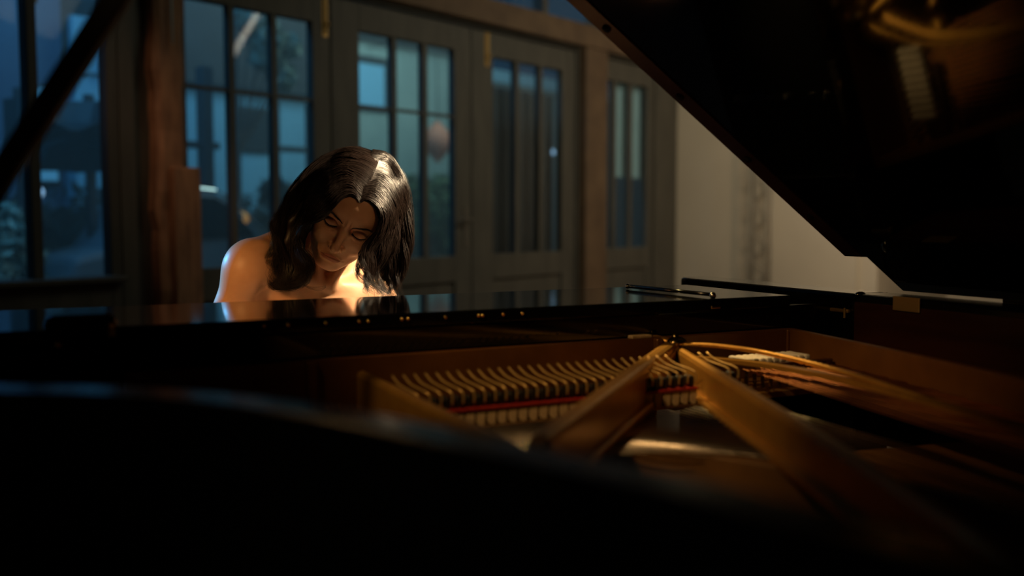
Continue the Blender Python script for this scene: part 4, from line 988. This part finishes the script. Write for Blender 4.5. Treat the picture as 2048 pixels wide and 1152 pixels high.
# brows and lashes
def strands(S, roots, dirs, L, r0, k=3, n=5, bend=None):
    for p, d, l in zip(roots, dirs, L):
        t = np.linspace(0, 1, n); pts = [p + d * l * q + (bend if bend is not None else 0) * l * q * q for q in t]
        S.tube(pts, np.linspace(r0, r0 * .25, n), k, caps=False)
def on_face(x, y):
    """point of the face at local x, y"""
    z = np.linspace(45, -45, 181); P = np.stack([np.full_like(z, x), np.full_like(z, y), z], -1); d = head_sdf(P); i = np.argmax(d < 0); return z[i]
g = np.random.default_rng(11)
for s in (-1, 1):
    S = MB(); rts = []; ds = []; ls = []
    for _ in range(230):
        u_ = g.uniform(0, 1); x = 9.5 + 40 * u_; yc = 13.5 + 10.5 * math.sin(min(u_ * 1.15, 1.1) * PI * .5) - (4.0 * max(0, u_ - .65) / .35)
        y = yc + g.uniform(-1, 1) * (2.9 * (1 - u_ * .72)); z = on_face(x * s, y)
        rts.append(toW((x * s, y, z + .1))); lo = unit(V(s * (0.9 + .3 * u_), 0.75 - 1.15 * u_ + g.normal() * .12, 0.12)); ds.append(lo @ HM); ls.append(g.uniform(5, 8) / 1000)
    strands(S, rts, ds, ls, .00034); S.build('eyebrow', 'hair', person)
    S = MB(); rts = []; ds = []; ls = []
    lp_ = [(17.5, -4), (23, -7.4), (31, -9.2), (39, -8), (46, -3.5)]
    for k in range(60):
        u_ = k / 59 * 4; i = min(3, int(u_)); a, b = lp_[i], lp_[i + 1]; q = u_ - i; x, y = a[0] + (b[0] - a[0]) * q, a[1] + (b[1] - a[1]) * q; z = on_face(x * s, y + .9)
        rts.append(toW((x * s, y + .4, z + .2))); ds.append(unit(V(s * (x - 29) * .028 + g.normal() * .06, -0.75, 0.75)) @ HM); ls.append(g.uniform(5.5, 8.0) / 1000)
    strands(S, rts, ds, ls, .00028, bend=0.35 * hU)
    pts = [toW((x * s, y + .3, on_face(x * s, y + .8) + .25)) for x, y in [(18, -4.3), (23, -7.4), (27, -8.5), (31, -9.2), (35, -8.9), (39, -8), (43, -5.8), (47, -3)]]
    S.tube(catmull(pts, 4), .00055, 5); S.build('eyelashes', 'hair', person)
# nose stud and ear ring
S = MB(); S.ball(toW((-13.5, -44.5, on_face(-13.5, -44.5) + .6)), .0013, 12, 8); S.build('nose_stud', 'silver', person, smooth=True)
S = MB(); c_ = toW((70, -40, -70)); S.tube([c_, c_ - V(0, 0, .008)], .0006, 6); S.ball(c_ - V(0, 0, .011), .0032, 12, 8); S.build('earring', 'silver', person, smooth=True)

# ---- hair: guides drawn as paths across the head that then hang straight down
def RAY(x, y): return Dp + Rp * (x - 1024) / F_PX + Up * (576 - y) / F_PX
def skull(P):
    p = toL(P); x, y, z = p[..., 0], p[..., 1], p[..., 2]
    d = el(p, V(0, 30, -84), V(73, 80, 95)); d = smin(d, el(p, V(0, 38, -32), V(58, 44, 46)), 24); d = smin(d, el(p, V(0, -20, -70), V(64, 70, 60)), 30)
    return d * .001
def depth_on(x, y, off):
    """distance along the view where the hair layer 'off' outside the skull is met (or passes closest)"""
    t = np.linspace(1.80, 2.30, 251); P = CP + RAY(x, y)[None] * t[:, None]; d = skull(P) - off
    i = np.argmax(d < 0) if (d < 0).any() else np.argmin(d); return t[i]
GL = [[(719, 404), (706, 388), (683, 396), (661, 420), (640, 438), (611, 449), (601, 475), (607, 500), (617, 522), (616, 545), (602, 562), (580, 568), (562, 556), (566, 538)],
      [(723, 386), (697, 362), (664, 380), (636, 410), (610, 440), (590, 478), (590, 515), (597, 545), (588, 568), (566, 578), (545, 566), (546, 545)],
      [(729, 360), (690, 338), (648, 360), (612, 402), (584, 450), (570, 490), (573, 525), (570, 552), (555, 572), (537, 560), (536, 540)],
      [(737, 328), (690, 312), (640, 335), (600, 384), (570, 430), (551, 470), (556, 502), (548, 530), (538, 550), (532, 540), (538, 522)],
      [(743, 303), (705, 294), (650, 311), (610, 345), (578, 388), (553, 428), (545, 455), (552, 484), (541, 512), (531, 530), (537, 545)]]
GR = [[(722, 404), (736, 398), (757, 414), (764, 438), (753, 462), (738, 482), (722, 502), (715, 528), (720, 552), (733, 572), (744, 592)],
      [(727, 382), (752, 380), (776, 408), (786, 445), (778, 487), (762, 515), (745, 540), (744, 562), (757, 580), (764, 596)],
      [(734, 350), (766, 350), (791, 382), (802, 428), (801, 478), (788, 518), (776, 548), (770, 570), (779, 586), (786, 598)],
      [(741, 320), (774, 322), (801, 360), (812, 410), (814, 458), (811, 500), (798, 538), (786, 562), (780, 580), (772, 596)],
      [(746, 300), (776, 308), (804, 348), (817, 400), (820, 455), (815, 500), (803, 530), (806, 555), (792, 580), (797, 600)]]
def guides3(G, side):
    out = []; n = 26
    for gi, gd in enumerate(G):
        c = catmull([(x, y, 0) for x, y in gd], 8); sl = np.concatenate([[0], np.cumsum(np.linalg.norm(np.diff(c, axis=0), axis=1))]); q = np.linspace(0, sl[-1], n)
        c = np.stack([np.interp(q, sl, c[:, 0]), np.interp(q, sl, c[:, 1])], 1); pts = []; last = None
        for k, (x, y) in enumerate(c):
            off = 0.003 + 0.013 * min(k, 6) / 6 + (0.004 if gi > 2 else 0)
            if y < (440 if side < 0 else 455): dd = depth_on(x, y, off)
            else: dd = last + (0.0015 if side < 0 else 0.0022)
            dd = min(dd, 2.09 if side < 0 else 2.11)
            if last is not None: dd = 0.6 * dd + 0.4 * last
            pts.append(CP + RAY(x, y) * dd); last = dd
        out.append(np.array(pts))
    return np.array(out)
G3 = {-1: guides3(GL, -1), 1: guides3(GR, 1)}
def lockpath(side, v, n):
    G = G3[side]; q = v * (len(G) - 1); i = min(int(q), len(G) - 2); fr = q - i; ctrl = G[i] * (1 - fr) + G[i + 1] * fr
    c = catmull(ctrl, 6); idx = np.linspace(0, len(c) - 1, n); lo = idx.astype(int); hi_ = np.minimum(lo + 1, len(c) - 1); w = (idx - lo)[:, None]; return c[lo] * (1 - w) + c[hi_] * w
def hair_mass():
    def f(P):
        p = toL(P); d = skull(P) - 0.0015 - 0.008 * np.clip((-p[..., 2] - 5) / 60, 0, 1)
        cut = el(p, V(0, -18, 24), V(70, 101, 72)) * .001; d = smax(d, -cut, .006)
        d = np.maximum(d, (-(p[..., 1] + 74)) * .001)
        for side in (-1, 1):
            for v, r in ((0.32, .012), (0.52, .016), (0.74, .014)):
                c = lockpath(side, v, 9); cen = toW((0, -20, -84)); c = np.array([q + unit(cen - q) * (.020 if v > .7 else .017) for q in c]) + Dp * .006
                for i in range(3 if v > .7 else 2, 7): d = smin(d, cap(P, c[i], c[i + 1], r * (1 - .1 * (i - 2)), r * (1 - .1 * (i - 1))), .012)
        bk = cap(P, toW((-20, -10, -150)), J['nb'] + V(-.03, .105, .02), .040, .026)
        bk = smin(bk, cap(P, toW((30, -10, -150)), J['nb'] + V(.05, .10, .01), .040, .026), .03)
        bk = smin(bk, cap(P, toW((0, 20, -150)), J['nb'] + V(.015, .115, .03), .055, .042), .03)
        bk = smin(bk, cap(P, J['nb'] + V(.015, .115, .03), J['nb'] + V(.02, .150, -.045), .042, .018), .03)
        return smin(d, bk, .03)
    return f
hv, hf = surfnet(hair_mass(), (0.38, 1.85, 0.86), (0.86, 2.38, 1.33), 0.005)
hair = mesh_obj('hair', hv, hf, 'hair', person)
g = np.random.default_rng(21)
S = MB(); n = 30; t = np.linspace(0, 1, n)[:, None]; bins = {}
for side in (-1, 1):
    NC = 58
    for ci in range(NC):
        vc = float(np.clip((ci + .5) / NC + g.normal() * .008, 0, 1)); ph = g.uniform(0, 2 * PI) * .5 + vc * 9; wl = g.uniform(2.0, 2.8); amp = g.uniform(.004, .011); dep = g.uniform(0, .014)
        c0 = lockpath(side, vc, n); curl = g.uniform(.3, 1.0)
        lock_w = (Rp * np.sin(ph + t * wl * 2 * PI) + Up * .4 * np.cos(ph + t * wl * 2 * PI) - Dp * .7 * np.cos(ph + t * wl * 2 * PI)) * amp * np.clip(t - .18, 0, 1) ** 1.2 * 2.0
        hx_ = np.clip((t - .5) / .5, 0, 1); lock_w = lock_w + (Rp * np.sin(ph * 2 + hx_ * 9.5) - Dp * np.cos(ph * 2 + hx_ * 9.5) + Up * .5 * np.sin(ph + hx_ * 7)) * .0085 * hx_ * curl
        for k in range(52):
            v = float(np.clip(vc + g.normal() * .014, 0, 1)); c = lockpath(side, v, n)
            pull = .72 * np.sin(np.clip(t, 0, 1) * PI / 2) ** 2; c = c * (1 - pull) + c0 * pull
            end = g.uniform(.76, 1.0) if k % 4 else g.uniform(.55, .9)
            c = c + lock_w + g.normal(size=3) * .0021 * np.minimum(1, .3 + t * 1.3) + Dp * (dep * g.uniform(.2, 1) * np.clip(t * 2, 0, 1)) - Dp * 0.0012
            c = c + (Rp * g.normal() + Up * g.normal()) * .0011 * np.sin(g.uniform(5, 11) * t * PI + g.uniform(0, 6))
            m_ = int(round(n * end)); bins.setdefault(m_, []).append(c[:m_])
# rows over the crown, from the parting down both sides
for k in range(1500):
    side = -1 if k % 2 else 1; z0_ = 6 - 122 * g.uniform(0, 1); fan = g.uniform(1.45, 1.58); lift = g.uniform(0, 2.5); q = np.linspace(0, 1, 14)
    ang = side * (0.015 + q * fan); zz_ = z0_ - 22 * q - 6 * np.sin(q * PI); w_ = np.sqrt(np.maximum(.04, 1 - np.clip((zz_ + 84) / 97, -1, 1) ** 2))
    base = np.stack([np.sin(ang) * 73 * w_, 30 + np.cos(ang) * 80 * w_, zz_], 1)
    nr = base - V(0, 30, -84); nr /= np.linalg.norm(nr, axis=1)[:, None]
    base = base + nr * (2.2 + 8 * np.clip((-zz_ - 5) / 60, 0, 1) + lift * np.minimum(1, q * 4))[:, None]
    bins.setdefault(14, []).append(np.array([HC + (x_ / 1000.0) @ HM for x_ in base]))
for k in range(150):     # fly-aways
    side = -1 if k % 2 else 1; v = g.uniform(.45, 1); c = lockpath(side, v, n)
    c = c + (Rp * side * g.uniform(.003, .016) + Up * g.normal() * .005) * np.clip(t * 1.3, 0, 1) + (Rp * np.sin(t * g.uniform(8, 20) + k) * .003); i0 = g.integers(2, 14); c = c[i0:i0 + 14]
    bins.setdefault(-len(c), []).append(c)
for m_, cs in bins.items():
    h_ = abs(m_) // 2; rd = np.concatenate([np.linspace(.00034, .00044, h_), np.linspace(.00044, .00012, abs(m_) - h_)]); S.tubes(cs, rd * (.5 if m_ < 0 else 1))
for k in range(5):     # loose strand crossing the chest
    c = catmull([CP + RAY(x, y + k * 1.0) * (2.035 + .002 * k) for x, y in [(603, 545), (604, 562), (618, 573), (640, 573 + k), (652, 571)]], 5); S.tubes([c], .0003)
S.build('hair_strands', 'hair', hair, smooth=True)
